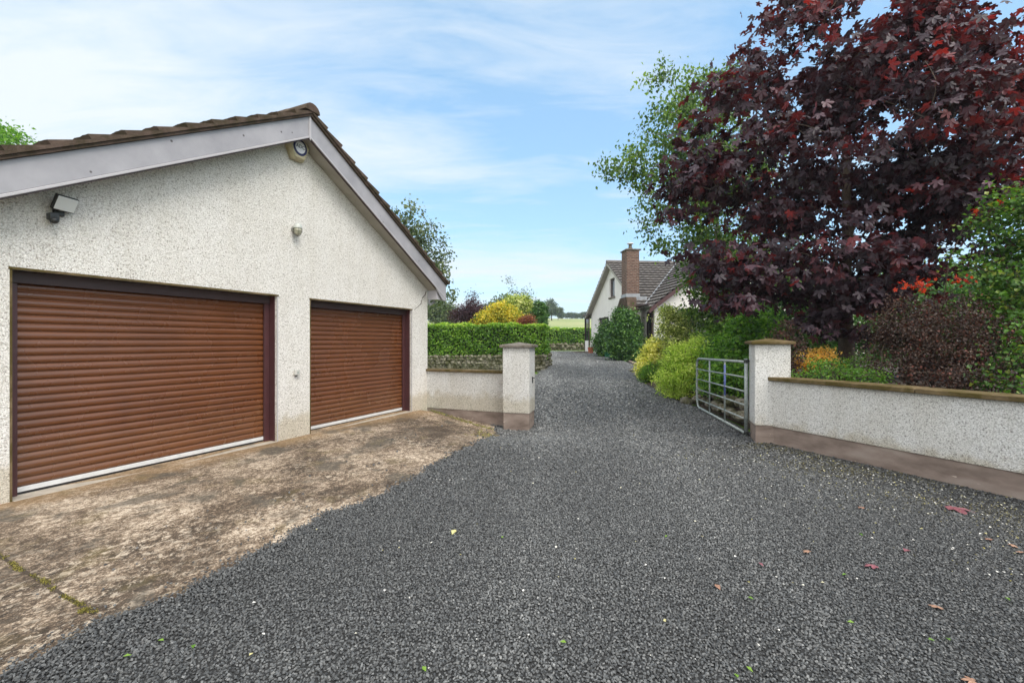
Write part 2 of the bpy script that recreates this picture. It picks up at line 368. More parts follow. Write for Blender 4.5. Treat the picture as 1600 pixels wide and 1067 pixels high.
def Hh(x, y):
    x = np.atleast_1d(np.asarray(x, float)); y = np.atleast_1d(np.asarray(y, float))
    out = np.empty(x.shape)
    for i in range(0, len(x), 20000):
        xs, ys = x[i:i+20000], y[i:i+20000]
        d = (xs[:, None]-CP[None, :, 0])**2+(ys[:, None]-CP[None, :, 1])**2
        out[i:i+20000] = tps(d)@_w[:_n]+_w[_n]+_w[_n+1]*xs+_w[_n+2]*ys
    far = .72+np.clip(y-36, 0, 200)*.057+np.sin(x*.02+1)*1.2*sstep(60, 160, y)
    far = np.where(y < 30, .026*np.clip(y, 0, 30), far)
    k = np.maximum(sstep(24, 33, y), sstep(8, 16, np.abs(x))); k = np.maximum(k, sstep(-2, -8, y)) if False else np.maximum(k, 1-sstep(-6, -2, y))
    return out*(1-k)+far*k
def h1(x, y): return float(Hh(x, y)[0])
gp0 = np.array([-4.536, 4.124]); gd = np.array([.4155, .9096]); gn = np.array([.9096, -.4155])
def GP(s, z, o=0.0):
    p = gp0+s*gd+o*gn; return np.array([p[0], p[1], z])
def gs(px, o=0.0):
    t = (px-CX)/F; b = gp0+o*gn; return (t*b[1]-b[0])/(gd[0]-t*gd[1])
LB = np.array([(-2.8, -6), (-2.3, .5), (-2.17, 1.93), (-2.14, 2.33), (-1.94, 2.6), (-1.77, 2.99), (-1.68, 3.31), (-1.52, 3.87), (-1.24, 4.4), (-1.03, 5.05), (-.57, 6.75), (-.2, 8.3), (-.35, 9.0), (-.35, 9.9), (.1, 12), (.6, 14.5), (1.02, 16.0), (1.5, 17.9), (.9, 19), (-1, 21), (-3, 25), (-5, 33.6)])
RB = np.array([(8.4, -6), (6.31, 0), (4.62, 4.1), (3.62, 6.5), (3.7, 7.6), (3.75, 9), (3.6, 9.8), (3.65, 12.7), (4.1, 14.5), (4.9, 18), (5.28, 24.7), (5.2, 28.8), (4.9, 31), (5.4, 33.6)])
def Lx(y):
    return np.interp(y, LB[:, 1], LB[:, 0])
def Rx(y): return np.interp(y, RB[:, 1], RB[:, 0])
def wob(y): return .025*np.sin(y*3.1)+.02*np.sin(y*7.7+1)+.02*np.sin(y*17+2)+.012*np.sin(y*37)

# terrain to the horizon
def axis(*segs):
    a = []
    for lo, hi, n in segs: a += list(np.linspace(lo, hi, n, endpoint=False))
    return np.array(a+[segs[-1][1]])
xs = axis((-500, -60, 14), (-60, -12, 16), (-12, 12, 48), (12, 60, 16), (60, 500, 14)); ys = axis((-60, -6, 8), (-6, 40, 92), (40, 120, 30), (120, 260, 20), (260, 1200, 8))
X, Y = np.meshgrid(xs, ys); Z = Hh(X.ravel(), Y.ravel()).reshape(X.shape)
Z = Z-.06*(1-sstep(33.6, 34.5, Y))
m = M(); m.grid([[(X[i, j], Y[i, j], Z[i, j]) for j in range(len(xs))] for i in range(len(ys))])
tag(obj('terrain', m, M_grass, smooth=True), kind='structure')
# concrete apron
ya = axis((-5, 1, 10), (1, 9.75, 130)); m = M(); rows = []
for y in ya:
    xl = gp0[0]+(y-gp0[1])*gd[0]/gd[1]-.25; xl = max(xl, -7.2); xr = Lx(y)+.30
    if y > 8.3: xr = max(xl+.3, Lx(y)+.15)
    xx = np.linspace(xl, xr, 40); zz = Hh(xx, np.full(40, y)); rows.append([(a, y, b) for a, b in zip(xx, zz)])
m.grid(rows); tag(obj('concrete_apron', m, M_pad, smooth=True), kind='structure')
# gravel drive
yd = axis((-6, 1.5, 12), (1.5, 12, 210), (12, 33.6, 90)); m = M(); rows = []
for y in yd:
    xl, xr = Lx(y)+(wob(y) if y < 8.2 else 0), Rx(y)+.05
    q = np.linspace(0, 1, 60); xx = xl+(xr-xl)*q; zz = Hh(xx, np.full(60, y))+.012*np.minimum(1, q*14+.02)+.004
    rows.append([(a, y, b) for a, b in zip(xx, zz)])
M_bed = simple('dark_stone_dust', (.022, .022, .022), .95, .3, 20, bump=.5)
m.grid(rows); tag(obj('gravel_drive', m, M_bed, smooth=True), kind='structure')
def randrot(n, tilt):
    """random orthonormal frames; normal tilted from +Z"""
    nz = np.stack([rng.normal(0, tilt, n), rng.normal(0, tilt, n), np.ones(n)], 1); nz /= np.linalg.norm(nz, axis=1)[:, None]
    a = rng.uniform(0, 2*np.pi, n); t = np.stack([np.cos(a), np.sin(a), np.zeros(n)], 1); t -= (t*nz).sum(1)[:, None]*nz; t /= np.linalg.norm(t, axis=1)[:, None]
    return t, np.cross(nz, t), nz
def scatter_stones(P, size, mat, name, tint, flat=.55, tilt=.6, kind='stuff', label=None, cat=None):
    n = len(P); cube = np.array([(-1, -1, -1), (1, -1, -1), (1, 1, -1), (-1, 1, -1), (-.7, -.7, 1), (.7, -.7, 1), (.7, .7, 1), (-.7, .7, 1)], float)*.5
    Q = np.array([(4, 5, 6, 7), (0, 1, 5, 4), (1, 2, 6, 5), (2, 3, 7, 6), (3, 0, 4, 7)])
    V = cube[None]*(1+rng.uniform(-.32, .32, (n, 8, 3)))
    V = V*np.stack([size*rng.uniform(.85, 1.5, n), size*rng.uniform(.6, 1.0, n), size*flat*rng.uniform(.7, 1.3, n)], 1)[:, None, :]
    t, b, nz = randrot(n, tilt)
    Wd = V[:, :, 0:1]*t[:, None]+V[:, :, 1:2]*b[:, None]+V[:, :, 2:3]*nz[:, None]+P[:, None]
    T = (Q[None]+np.arange(n)[:, None, None]*8).reshape(-1, 4)
    return tag(fastmesh(name, Wd.reshape(-1, 3), T, mat, tint=np.repeat(tint, 8)), label, cat, kind=kind)
pts = []
bands = []; yb = 1.75
while yb < 33.4: bands.append((yb, min(33.5, yb*1.07), min(.044, .0148*max(1, yb/3.4)**1.08) if yb < 19 else .058)); yb *= 1.07
spcs = []
for (y0, y1, spc) in bands:
    gy = np.arange(y0, y1, spc); gx = np.arange(-3, 6.2, spc); GX, GY = np.meshgrid(gx, gy)
    GX = GX+(np.arange(len(gy)) % 2)[:, None]*spc*.5; GX = GX.ravel()+rng.uniform(-.42, .42, GX.size)*spc; GY = GY.ravel()+rng.uniform(-.42, .42, GY.size)*spc
    l = Lx(GY)+wob(GY); k = (GX < Rx(GY)-.01) & (np.abs(GX) < 1.17*GY+.15)
    edge = GX-l; dw = 5.83-.923*GX-.385*GY; k &= ~((dw < .9+.5*np.sin(GX*5+GY*3)) & (rng.random(GX.size) < .45) & (GY < 6.6)); k &= (edge > 0) | (rng.random(GX.size) < np.exp(edge/.035)*.5+.010*np.exp(edge/.6))
    qx, qy = GX-.144, GY-9.217; k &= ~((np.abs(.97*qx-.243*qy) < .275) & (np.abs(.243*qx+.97*qy) < .285)); k &= (GY < 17) | (GX > .07*GY-.5)
    pts.append(np.stack([GX[k], GY[k]], 1)); spcs.append(np.full(k.sum(), spc))
pts = np.concatenate(pts); spcs = np.concatenate(spcs); n = len(pts); print('gravel chips', n)
zz = Hh(pts[:, 0], pts[:, 1])+.020+rng.uniform(-.004, .005, n)
trk = pts[:, 0]-(1.15+.10*(pts[:, 1]-6)); lowf = .16*(np.exp(-((np.abs(trk)-.78)/.3)**2)-.35)+.10*np.sin(pts[:, 0]*1.3+np.sin(pts[:, 1]*.9)*1.5)
tn = np.clip((.12+.72*rng.beta(1.8, 2.2, n))+lowf*.5+.20*sstep(5, 13, pts[:, 1]), 0, .97); tn[rng.random(n) < .00025] = 1  # chips lightened with distance: grazing-view brightness put into the tint
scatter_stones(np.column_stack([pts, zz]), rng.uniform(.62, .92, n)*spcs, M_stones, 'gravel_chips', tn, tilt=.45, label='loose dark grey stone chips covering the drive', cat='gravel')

# ---------------------------------------------------------------- garage
DH = 2.117; SR, SL, SA = 6.45, -.35, 3.05
doors = [(0.0, gs(433)), (gs(485), gs(643))]
AP, EV = 4.80, 2.70          # bargeboard top at apex and (right) board end s=6.76
tanp = (AP-EV)/3.71
def roofz(s, top=AP): return top-tanp*abs(s-SA)
G = thing('garage', 'cream pebble-dashed double garage with two brown roller doors and tiled gable roof', 'garage', GP(SA, 0))
m = M()
def face(pts): m.add([GP(s, z, o) for s, z, o in pts], [tuple(range(len(pts)))])
(a0, a1), (b0, b1) = doors
zt = lambda s: roofz(s)-.02
for (s0, s1) in ((SL, a0), (a1, b0), (b1, SR)): face([(s0, -.4, 0), (s1, -.4, 0), (s1, DH, 0), (s0, DH, 0)])
face([(SL, DH, 0), (a0, DH, 0), (a1, DH, 0), (b0, DH, 0), (b1, DH, 0), (SR, DH, 0), (SR, zt(SR), 0), (SA, zt(SA), 0), (SL, zt(SL), 0)])
face([(SR, -.4, 0), (SR, -.4, -6.2), (SR, zt(SR), -6.2), (SR, zt(SR), 0)]); face([(SL, -.4, 0), (SL, -.4, -6.2), (SL, zt(SL), -6.2), (SL, zt(SL), 0)])
face([(SL, -.4, -6.2), (SR, -.4, -6.2), (SR, zt(SR), -6.2), (SA, zt(SA), -6.2), (SL, zt(SL), -6.2)])
RV = .20
for (s0, s1) in doors:
    face([(s0, DH, 0), (s1, DH, 0), (s1, DH, -RV-.1), (s0, DH, -RV-.1)])
    for s in (s0, s1): face([(s, -.4, 0), (s, DH, 0), (s, DH, -RV-.1), (s, -.4, -RV-.1)])
obj('wall', m, M_dash, G, recalc=False)
for i, (s0, s1) in enumerate(doors):
    e = bpy.data.objects.new('roller_door', None); link(e, G); ORG[e.name] = ORG[G.name]
    e['label'] = ['wider brown roller door at the left', 'narrower brown roller door beside the low wall'][i]
    # slatted curtain, real slat profile
    rows = []; pitch = .0775; nsl = 27; prof = [(0, -.004), (.08, .0), (.16, .009), (.34, .0125), (.56, .0125), (.76, .009), (.88, .002), (.95, -.004)]
    for k in range(nsl+1):
        for q, o in prof:
            z = .073+(k+q)*pitch
            if z > DH+.05: break
            rows.append([GP(s0-.02, z, -RV+o), GP(s1+.02, z, -RV+o)])
    m = M(); m.grid(rows); c = obj('slat_curtain', m, M_door, e, smooth=True)
    m = M(); m.para(GP(s0+.02, .028, -RV-.01), (gd[0]*(s1-s0-.04), gd[1]*(s1-s0-.04), 0), (gn[0]*.035, gn[1]*.035, 0), (0, 0, .044)); obj('bottom_bar', m, M_alu, e, bev=.004)
    m = M(); m.para(GP(s0+.02, .004, -RV-.005), (gd[0]*(s1-s0-.04), gd[1]*(s1-s0-.04), 0), (gn[0]*.02, gn[1]*.02, 0), (0, 0, .024)); obj('rubber_seal', m, M_rubber, e)
    for s_, sg in ((s0, 1), (s1, -1)):
        m = M(); a = (gd[0]*.012*sg, gd[1]*.012*sg, 0); m.para(GP(s_+.001*sg, 0, -RV-.03), a, (gn[0]*(RV-.01), gn[1]*(RV-.01), 0), (0, 0, DH-.004))
        a = (gd[0]*.075*sg, gd[1]*.075*sg, 0); m.para(GP(s_+.013*sg, 0, -RV+.018), a, (gn[0]*.035, gn[1]*.035, 0), (0, 0, DH-.006)); obj('door_frame', m, M_frame, e, bev=.004)
        m = M(); m.para(GP(s_-.012*sg, 0, .0015), (gd[0]*.016*sg, gd[1]*.016*sg, 0), (gn[0]*.004, gn[1]*.004, 0), (0, 0, DH+.01)); obj('corner_bead', m, M_trimlight if sg < 0 else M_coping, e)
    m = M(); L = s1-s0-.03; m.para(GP(s0+.015, DH-.12, -RV+.02), (gd[0]*L, gd[1]*L, 0), (gn[0]*.05, gn[1]*.05, 0), (0, 0, .115)); obj('head_box', m, M_darktrim, e, bev=.004)
    m = M(); m.para(GP(s0-.02, DH-.012, .001), (gd[0]*(s1-s0+.04), gd[1]*(s1-s0+.04), 0), (gn[0]*.012, gn[1]*.012, 0), (0, 0, .022)); obj('head_bead', m, M_coping, e)
    m = M(); m.para(GP(s0+.01, -.1, -RV-.05), (gd[0]*(s1-s0-.02), gd[1]*(s1-s0-.02), 0), (gn[0]*(RV+.07), gn[1]*(RV+.07), 0), (0, 0, .104)); obj('threshold', m, simple('pale_threshold%d' % i, lin(176, 166, 152), .85, .2, 6, bump=.5), e)
OV = .28
sE = 6.76; sLw = 2*SA-sE
def slopepts(s0, s1, o, dz0, dz1):
    return [GP(s0, roofz(s0)+dz0, o), GP(s1, roofz(s1)+dz0, o), GP(s1, roofz(s1)+dz1, o), GP(s0, roofz(s0)+dz1, o)]
gn3 = np.array([gn[0], gn[1], 0])
for sg, (s0, s1) in ((1, (SA, sE)), (-1, (sLw, SA))):
    ee = .004 if sg < 0 else 0
    m = M(); m.prism(slopepts(s0, s1, OV-.022, 0, -.285), gn3*.022); obj('bargeboard', m, M_barge, G, bev=.003)
    m = M(); m.prism(slopepts(s0, s1, OV-.03, -.287, -.318), gn3*.04); obj('trim_bead', m, M_trimlight, G, bev=.004)
    m = M(); m.prism(slopepts(s0, s1, OV-.03, -.320, -.334), gn3*.028); obj('trim_strip', m, M_darktrim, G)
    m = M(); m.prism(slopepts(s0, s1, .003, -.285, -.30), gn3*(OV-.036)); obj('soffit', m, M_soffit, G)
m = M(); m.prism([GP(SA-.018, AP+.004, OV+.002), GP(SA+.018, AP+.004, OV+.002), GP(SA+.018, AP-.30, OV+.002), GP(SA, AP-.37, OV+.002), GP(SA-.018, AP-.30, OV+.002)], gn3*.012); obj('apex_joint', m, M_trimlight, G, bev=.003)
# boxed eave end
zE = roofz(sE)-.334
m = M(); m.prism([GP(SR+.004, roofz(SR)-.32, .0), GP(sE-.004, roofz(sE)-.05, .0), GP(sE-.004, zE-.005, .0), GP(SR+.004, zE-.005, .0)], gn3*(OV-.04)); obj('eave_box', m, M_upvc, G, bev=.004)
m = M(); m.prism([GP(sE-.55, roofz(sE-.55)-.28, OV-.026), GP(sE-.002, roofz(sE)-.28, OV-.026), GP(sE-.002, zE-.015, OV-.026), GP(sE-.12, zE-.015, OV-.026)], gn3*.03); obj('eave_return', m, M_barge, G, bev=.004)
# verge mortar + tiles with stepped courses
sl = math.hypot(1, tanp)
def tile_slope(origin, u, v, nrm, Lu, Lv, mat, parent, course=.335, tile=.30, thick=.04, name='tiles', amp=.022):
    origin, u, v, nrm = map(lambda q: np.array(q, float), (origin, u, v, nrm))
    nt_ = int(Lu/tile*6)+1; us = np.linspace(0, Lu, nt_); wv = amp*np.abs(np.sin(us/tile*math.pi))**.6
    rows = []; k = 0
    while k*course < Lv:
        v0 = k*course; v1 = min(Lv, v0+course); jit = rng.normal(0, .003, nt_)
        if k == 0: rows.append([origin+u*a+v*v0+nrm*0 for a in us])
        rows.append([origin+u*a+v*(v0-.004)+nrm*(thick+wv[i]+jit[i]+.012) for i, a in enumerate(us)])
        rows.append([origin+u*a+v*v1+nrm*(.014+wv[i]) for i, a in enumerate(us)])
        k += 1
    m = M(); m.grid(rows)
    nc = nt_; nr = len(rows)      # close the verge ends
    for j in (0, nc-1):
        base = [origin+u*us[j]+v*(min(Lv, max(0, (r//2)*course)))-nrm*.012 for r in range(nr)]
        ids = len(m.v); m.v += [tuple(p) for p in base]
        m.f += [(r*nc+j, (r+1)*nc+j, ids+r+1, ids+r) for r in range(nr-1)]
    return obj(name, m, mat, parent, recalc=False)
cosp, sinp = 1/sl, tanp/sl
Lg = 6.2+OV+.3
for sg in (1, -1):
    s_e = SA+sg*(sE-SA+.06); o_ = GP(s_e, roofz(s_e)+.055, OV+.055)
    u = -gn3; v = np.array([-sg*gd[0]*cosp, -sg*gd[1]*cosp, sinp]); nrm = np.array([sg*gd[0]*sinp, sg*gd[1]*sinp, cosp])
    tile_slope(o_, u, v, nrm, Lg, (sE-SA+.06)*sl, M_tile, G, name='roof_slope', thick=.052, amp=.005)
    m = M(); a, b = (SA, sE) if sg > 0 else (sLw, SA)
    m.prism(slopepts(a, b, OV-.05, .004, .058), gn3*.085); obj('verge_mortar', m, M_tile, G)
    m = M(); m.prism([GP(a, roofz(a)-.0, OV-.06), GP(b, roofz(b)-.0, OV-.06), GP(b, roofz(b)+.05, OV-.06), GP(a, roofz(a)+.05, OV-.06)], -gn3*(Lg-.1)); obj('roof_deck', m, M_darktrim, G)
for k in range(15):
    m = M(); o0 = OV+.07-k*.45; pr = []
    for q in range(9):
        a = math.pi*q/8; pr.append(GP(SA+.135*math.cos(a), AP+.055+.125*math.sin(a)+.02*(k % 2)*0, o0))
    pr2 = [p+(0, 0, -.022) for p in pr[::-1]]
    pr2 = [GP(SA+.11*math.cos(math.pi*q/8), AP+.05+.10*math.sin(math.pi*q/8), o0) for q in range(8, -1, -1)] if k else []
    m.prism(pr+pr2, -gn3*.455); m.v = [(x, y, z+.004*k % 2*0+(.006 if k % 2 else 0)) for x, y, z in m.v]; obj('ridge_tile', m, M_tile, G, bev=.006)
# plaster crack near the right corner
m = M(); cp = [(655, 458), (661, 463), (659, 468), (656, 471), (655, 477), (649, 481), (646, 486)]; cp = [(665.5, 456), (664, 461), (660, 465), (658.5, 470), (657.5, 475), (652, 480), (647, 484)]
pl = []
for a, b in cp:
    s = gs(a); pY = gp0[1]+s*gd[1]; pl.append(GP(s, H0-(b-CY)/F*pY, .002))
m.tube(pl, [.012, .010, .011, .008, .009, .005, .003], 5); obj('crack', m, simple('dark_crack', (.12, .10, .08), .9), G)
m = M(); m.tube([GP(SR+.03, zE-.02, .0), GP(SR+.10, zE-.10, .0), GP(SR+.28, zE-.03, .0)], .03, 8); obj('gutter_outlet', m, M_upvc, G)

def wallpt(px, py, o=0.0):
    s = gs(px); pY = gp0[1]+s*gd[1]; return s, H0-(py-CY)/F*pY
gd3 = np.array([gd[0], gd[1], 0]); UP = np.array([0, 0, 1.])
# alarm bell box
s, z = wallpt(461, 233); c = GP(s, z, 0)
A = thing('alarm_box', 'cream hexagonal alarm box with navy ring emblem, up under the gable peak', 'alarm box', c)
hexo = [(-.10, .185), (.10, .185), (.20, .03), (.10, -.185), (-.10, -.185), (-.20, .03)]
bk = [c+gd3*a+UP*b+gn3*.002 for a, b in hexo]; mid = [c+gd3*a+UP*b+gn3*.06 for a, b in hexo]; fr = [c+gd3*a*.82+UP*b*.84+gn3*.11 for a, b in hexo]
m = M(); m.add(bk+mid+fr, [(5, 4, 3, 2, 1, 0), tuple(range(12, 18))]+[(i, (i+1) % 6, (i+1) % 6+6, i+6) for i in range(6)]+[(i+6, (i+1) % 6+6, (i+1) % 6+12, i+12) for i in range(6)])
obj('casing', m, simple('aged_cream_plastic', lin(186, 176, 146), .5, .14, 14), A, bev=.006)
m = M(); m.lathe(c+gn3*.108, gn3, [(0, .122), (.006, .122), (.006, .0)], 32); obj('emblem_ring', m, simple('navy_ink', lin(38, 40, 84), .4), A)
m = M(); m.lathe(c+gn3*.113, gn3, [(0, .088), (.004, .088), (.004, .0)], 32); d_ = obj('emblem_disc', m, simple('white_ink', lin(225, 226, 232), .4, .03), A)
def text(body, loc, size, right, up, mat, parent, name='lettering'):
    cu = bpy.data.curves.new(name, 'FONT'); cu.body = body; cu.size = size; cu.align_x = 'CENTER'; cu.align_y = 'CENTER'; cu.extrude = .001
    t = bpy.data.objects.new(name+'_tmp', cu); scene.collection.objects.link(t)
    dg = bpy.context.evaluated_depsgraph_get(); me = bpy.data.meshes.new_from_object(t.evaluated_get(dg)); bpy.data.objects.remove(t)
    r, u = np.array(right, float), np.array(up, float); nn = np.cross(r, u)
    for v in me.vertices:
        q = np.array(loc)+r*v.co.x+u*v.co.y+nn*v.co.z-ORG[parent.name]; v.co = q
    me.materials.clear(); me.materials.append(mat); o = bpy.data.objects.new(name, me); link(o, parent); return o
text('ADC', c+gn3*.119+UP*.01, .075, gd3, UP, simple('dark_ink', lin(60, 60, 78), .5), A)
# floodlight with sensor
s, z = wallpt(90, 324); c = GP(s, z, 0)
A = thing('floodlight', 'black floodlight with pale square panel and motion sensor below, high above the wider door', 'floodlight', c)
t = gn3*.80-UP*.42+gd3*.25; t /= np.linalg.norm(t); r_ = np.cross(UP, t); r_ /= np.linalg.norm(r_); u_ = np.cross(t, r_)
pc = c+gn3*.11+gd3*.02+UP*.02
m = M(); m.para(pc-r_*.098-u_*.075-t*.03, r_*.196, u_*.15, t*.034); obj('housing', m, M_black, A, bev=.008)
m = M(); m.para(pc-r_*.089-u_*.066+t*.005, r_*.178, u_*.132, t*.004); obj('lens_panel', m, simple('frosted_lens', lin(214, 216, 214), .3, .02), A, bev=.003)
m = M(); m.tube([c+UP*-.03, c+gn3*.05-UP*.04, pc-t*.03], .016, 8); m.para(c-gd3*.04-UP*.085+gn3*.001, gd3*.08, UP*.10, gn3*.035); obj('bracket', m, M_black, A, bev=.004)
m = M(); q = c+gn3*.05-UP*.115-gd3*.055; m.para(q-gd3*.035-UP*.03-gn3*.03, gd3*.07, UP*.065, gn3*.08); m.lathe(q+gn3*.02-UP*.02, gn3*.7-UP*.7, [(0, .032), (.03, .034), (.05, .02), (.055, 0)], 16); obj('motion_sensor', m, M_black, A, bev=.006)
# bulkhead lamp
s, z = wallpt(459, 359); c = GP(s, z, 0)
A = thing('bulkhead_lamp', 'small grey caged bulkhead lamp on a bracket midway up the gable', 'wall lamp', c)
m = M(); m.lathe(c+gn3*.001+UP*.0, gn3, [(0, .05), (.02, .05), (.02, 0)], 20); M_cast = simple('grey_cast_metal', lin(150, 150, 145), .5); obj('backplate', m, M_cast, A); m = M(); m.tube([c+gn3*.021+UP*.02, c+gn3*.06+UP*.035], .022, 10); obj('arm', m, M_cast, A)
m = M(); q = c+gn3*.085; m.lathe(q+UP*.085, -UP, [(0, .02), (.012, .05), (.05, .062), (.075, .064), (.075, 0)], 24); obj('lamp_cap', m, simple('pale_grey_enamel', lin(188, 190, 184), .4), A, smooth=False)
m = M(); m.lathe(q+UP*.01, -UP, [(0, .056), (.04, .056), (.075, .045), (.098, .02), (.10, 0)], 24); obj('glass_globe', m, simple('dusty_glass', lin(172, 170, 150), .25), A, smooth=True)
m = M()
for k in range(6):
    a = k*math.pi/3; d = gd3*math.cos(a)+gn3*math.sin(a); m.tube([q+UP*.012+d*.063, q-UP*.04+d*.063, q-UP*.085+d*.045, q-UP*.108], .003, 5)
m.tube([q-UP*.03+(gd3*math.cos(a)+gn3*math.sin(a))*.063 for a in np.linspace(0, 2*math.pi, 25)], .003, 5); obj('guard_cage', m, simple('cage_wire', lin(120, 118, 108), .5), A)
# key switch
s, z = wallpt(462, 582); c = GP(s, z, 0)
A = thing('key_switch', 'tiny grey square switch box on the pier between the two doors', 'switch', c)
m = M(); m.para(c-gd3*.04-UP*.035+gn3*.001, gd3*.08, UP*.075, gn3*.05); obj('casing', m, simple('grey_plastic', lin(190, 188, 182), .5), A, bev=.006)
m = M(); m.lathe(c-gd3*.015+gn3*.03-UP*.034, -UP, [(0, .014), (.025, .012), (.025, 0)], 12); obj('cable_gland', m, M_black, A)
m = M(); m.lathe(c+gn3*.051, gn3, [(0, .012), (.004, .012), (.004, 0)], 12); obj('key_slot', m, M_steel, A)

# ---------------------------------------------------------------- low wall and left pillar
def v2(a, b): return np.array([a, b, 0.0])
pa, pb = v2(.97, -.243), v2(.243, .97)
pc = v2(.338, 8.88)-pa*.27+pb*.28
P1 = thing('gate_pillar', 'pebble-dashed square pillar with flat stone cap at the end of the low wall by the garage', 'pillar', (pc[0], pc[1], -.32))
def pillar(P, pc, a, b, ha, hb, zb, zp, zt, capz, matd, matc, ov=.055, capt=.05, rise=.055):
    m = M(); m.box(pc+UP*(zb-.3), a*(ha-.012), b*(hb-.012), zp-zb+.3); obj('plinth', m, M_plinth, P, bev=.006)
    m = M(); m.box(pc+UP*(zp-.002), a*ha, b*hb, zt-zp); obj('shaft', m, matd, P, bev=.012)
    m = M(); A_, B_ = a*(ha+ov), b*(hb+ov); q = [pc-A_-B_, pc+A_-B_, pc+A_+B_, pc-A_+B_]
    m.add([p+UP*zt for p in q]+[p+UP*(zt+capt) for p in q]+[pc+UP*(zt+capt+rise)], [(3, 2, 1, 0), (0, 1, 5, 4), (1, 2, 6, 5), (2, 3, 7, 6), (3, 0, 4, 7), (4, 5, 8), (5, 6, 8), (6, 7, 8), (7, 4, 8)])
    obj('cap', m, matc, P, bev=.006)
pillar(P1, pc, pa, pb, .27, .28, -.32, .04, 1.33, 1.33, M_dashg, M_capl)
m = M(); q = pc+pa*.271+pb*(-.02)+UP*.62; m.para(q, pa*.02, pb*.02, UP*.12); m.tube([q+pa*.01+UP*.10, q+pa*.05+UP*.10], .01, 8); obj('hinge_pin', m, M_black, P1)
w0 = np.array([-1.80, 9.95, 0]); w1 = np.array([-.17, 9.28, 0]); wd = (w1-w0)/np.linalg.norm(w1-w0); wn = np.array([-wd[1], wd[0], 0]); WL = np.linalg.norm(w1-w0)+.1
w0 = w0-wd*.08
LW = thing('low_wall', 'low grey pebble-dashed wall with flat coping between garage and left pillar', 'wall', (w0+w1)/2)
m = M(); m.para(w0+UP*(-.55)+wn*.012, wd*WL, wn*.2, UP*.56); obj('plinth', m, M_plinth, LW)
m = M(); m.para(w0+UP*.0, wd*WL, wn*.22, UP*.80); obj('wall_body', m, M_dashg, LW, bev=.008)
m = M(); m.para(w0+UP*.80-wn*.045, wd*WL, wn*.31, UP*.052); obj('coping', m, M_coping, LW, bev=.006)

# ---------------------------------------------------------------- right pillar, wall, gate
ra, rb = v2(.95, -.31), v2(.31, .95)
pc = v2(3.44, 6.45)+ra*.225+rb*.225
P2 = thing('gate_pillar', 'pebble-dashed square pillar with mossy cap carrying the metal gate', 'pillar', (pc[0], pc[1], 0))
pillar(P2, pc, ra, rb, .225, .225, 0, .265, 1.41, 1.41, M_dashg, M_coping, ov=.05, capt=.04, rise=.045)
rd = np.array([-.385, .923, 0]); rn = np.array([.923, .385, 0]); r0 = v2(4.61, 4.1)-rd*6.5; RL = 6.5+2.62
RW = thing('boundary_wall', 'long grey pebble-dashed garden wall with mossy coping and brown plinth at the right', 'wall', r0+rd*RL/2)
m = M(); m.para(r0-UP*.3+rn*.014, rd*RL, rn*.2, UP*.56); obj('plinth', m, M_plinth, RW)
m = M(); m.para(r0+UP*.257, rd*RL, rn*.22, UP*.645); obj('wall_body', m, M_dashg, RW, bev=.008)
cl_ = .62; k = 0; endc = RL+.03
while endc > .7:
    m = M(); j = rng.normal(0, .0025, 3); m.para(r0+rd*(endc-cl_*1.5+.008)+UP*(.902+j[0]*.3)-rn*(.05+j[1]), rd*(cl_*1.5-.008), rn*.32, UP*(.052+j[2])); endc -= cl_*1.5
    obj('coping_stone', m, M_coping, RW, bev=.008)
g0 = v2(3.52, 6.84); g1 = v2(3.66, 9.0); gdr = (g1-g0)/np.linalg.norm(g1-g0); GL = np.linalg.norm(g1-g0)
GT = thing('field_gate', 'galvanised tubular metal gate standing open against the right pillar', 'gate', g0)
zh = [1.143, .91, .695, .489, .283, .068]; ze = [1.115, .905, .71, .515, .32, .15]
rr = .12
m = M(); top = [g0+UP*zh[0]]+[g0+gdr*(GL-rr)+UP*(ze[0])]+[g0+gdr*(GL-rr+rr*math.sin(a))+UP*(ze[0]-rr+rr*math.cos(a)) for a in (.4, .8, 1.2)]+[g1+UP*(ze[0]-rr)]
bot = [g1+UP*(ze[5]+rr*1.5)]+[g0+gdr*(GL-rr*1.5+rr*1.5*math.cos(a))+UP*(ze[5]+rr*1.5-rr*1.5*math.sin(a)) for a in (.4, .8, 1.2)]+[g0+gdr*(GL-rr*1.5)+UP*(ze[5]+.01), g0+UP*zh[5]]
m.tube(top+bot, .021, 10); obj('outer_frame', m, M_steel, GT, smooth=True)
m = M(); m.tube([g0+UP*.0, g0+UP*1.19], .027, 12); obj('hinge_post', m, M_steel, GT, smooth=True)
for i in range(1, 5):
    m = M(); m.tube([g0+UP*zh[i], g1+UP*ze[i]], .0135, 8); obj('rail', m, M_steel, GT, smooth=True)
for q, mt in ((.37, M_steel), (.69, M_steel)):
    m = M(); a = g0+gdr*GL*q; zt_ = zh[0]+(ze[0]-zh[0])*q; zb_ = zh[5]+(ze[5]-zh[5])*q; m.tube([a+UP*zb_, a+UP*zt_], .015, 8); o = obj('upright', m, mt, GT, smooth=True)
m = M(); a = g0+gdr*GL*.37; m.tube([a+UP*.55, a+UP*1.06], .0175, 8); o = obj('blue_band', m, M_bluetube, GT, smooth=True)  # stretch of the upright coloured blue
for z_ in (.05, 1.13):
    m = M(); m.tube([g0+UP*z_+v2(-.0, .0), g0+UP*(z_+.05)], .034, 12); obj('hinge', m, M_black, GT)
    m = M(); m.tube([g0+UP*(z_+.025), g0+UP*(z_+.025)+v2(.09, -.05)], .012, 8); obj('hinge_pin', m, M_black, GT)
m = M(); a = g1+UP*.8; m.tube([a-gdr*.03, a+gdr*.05], .012, 8); m.tube([a, a+v2(-.03, 0)], .008, 6); obj('latch', m, M_steel, GT)

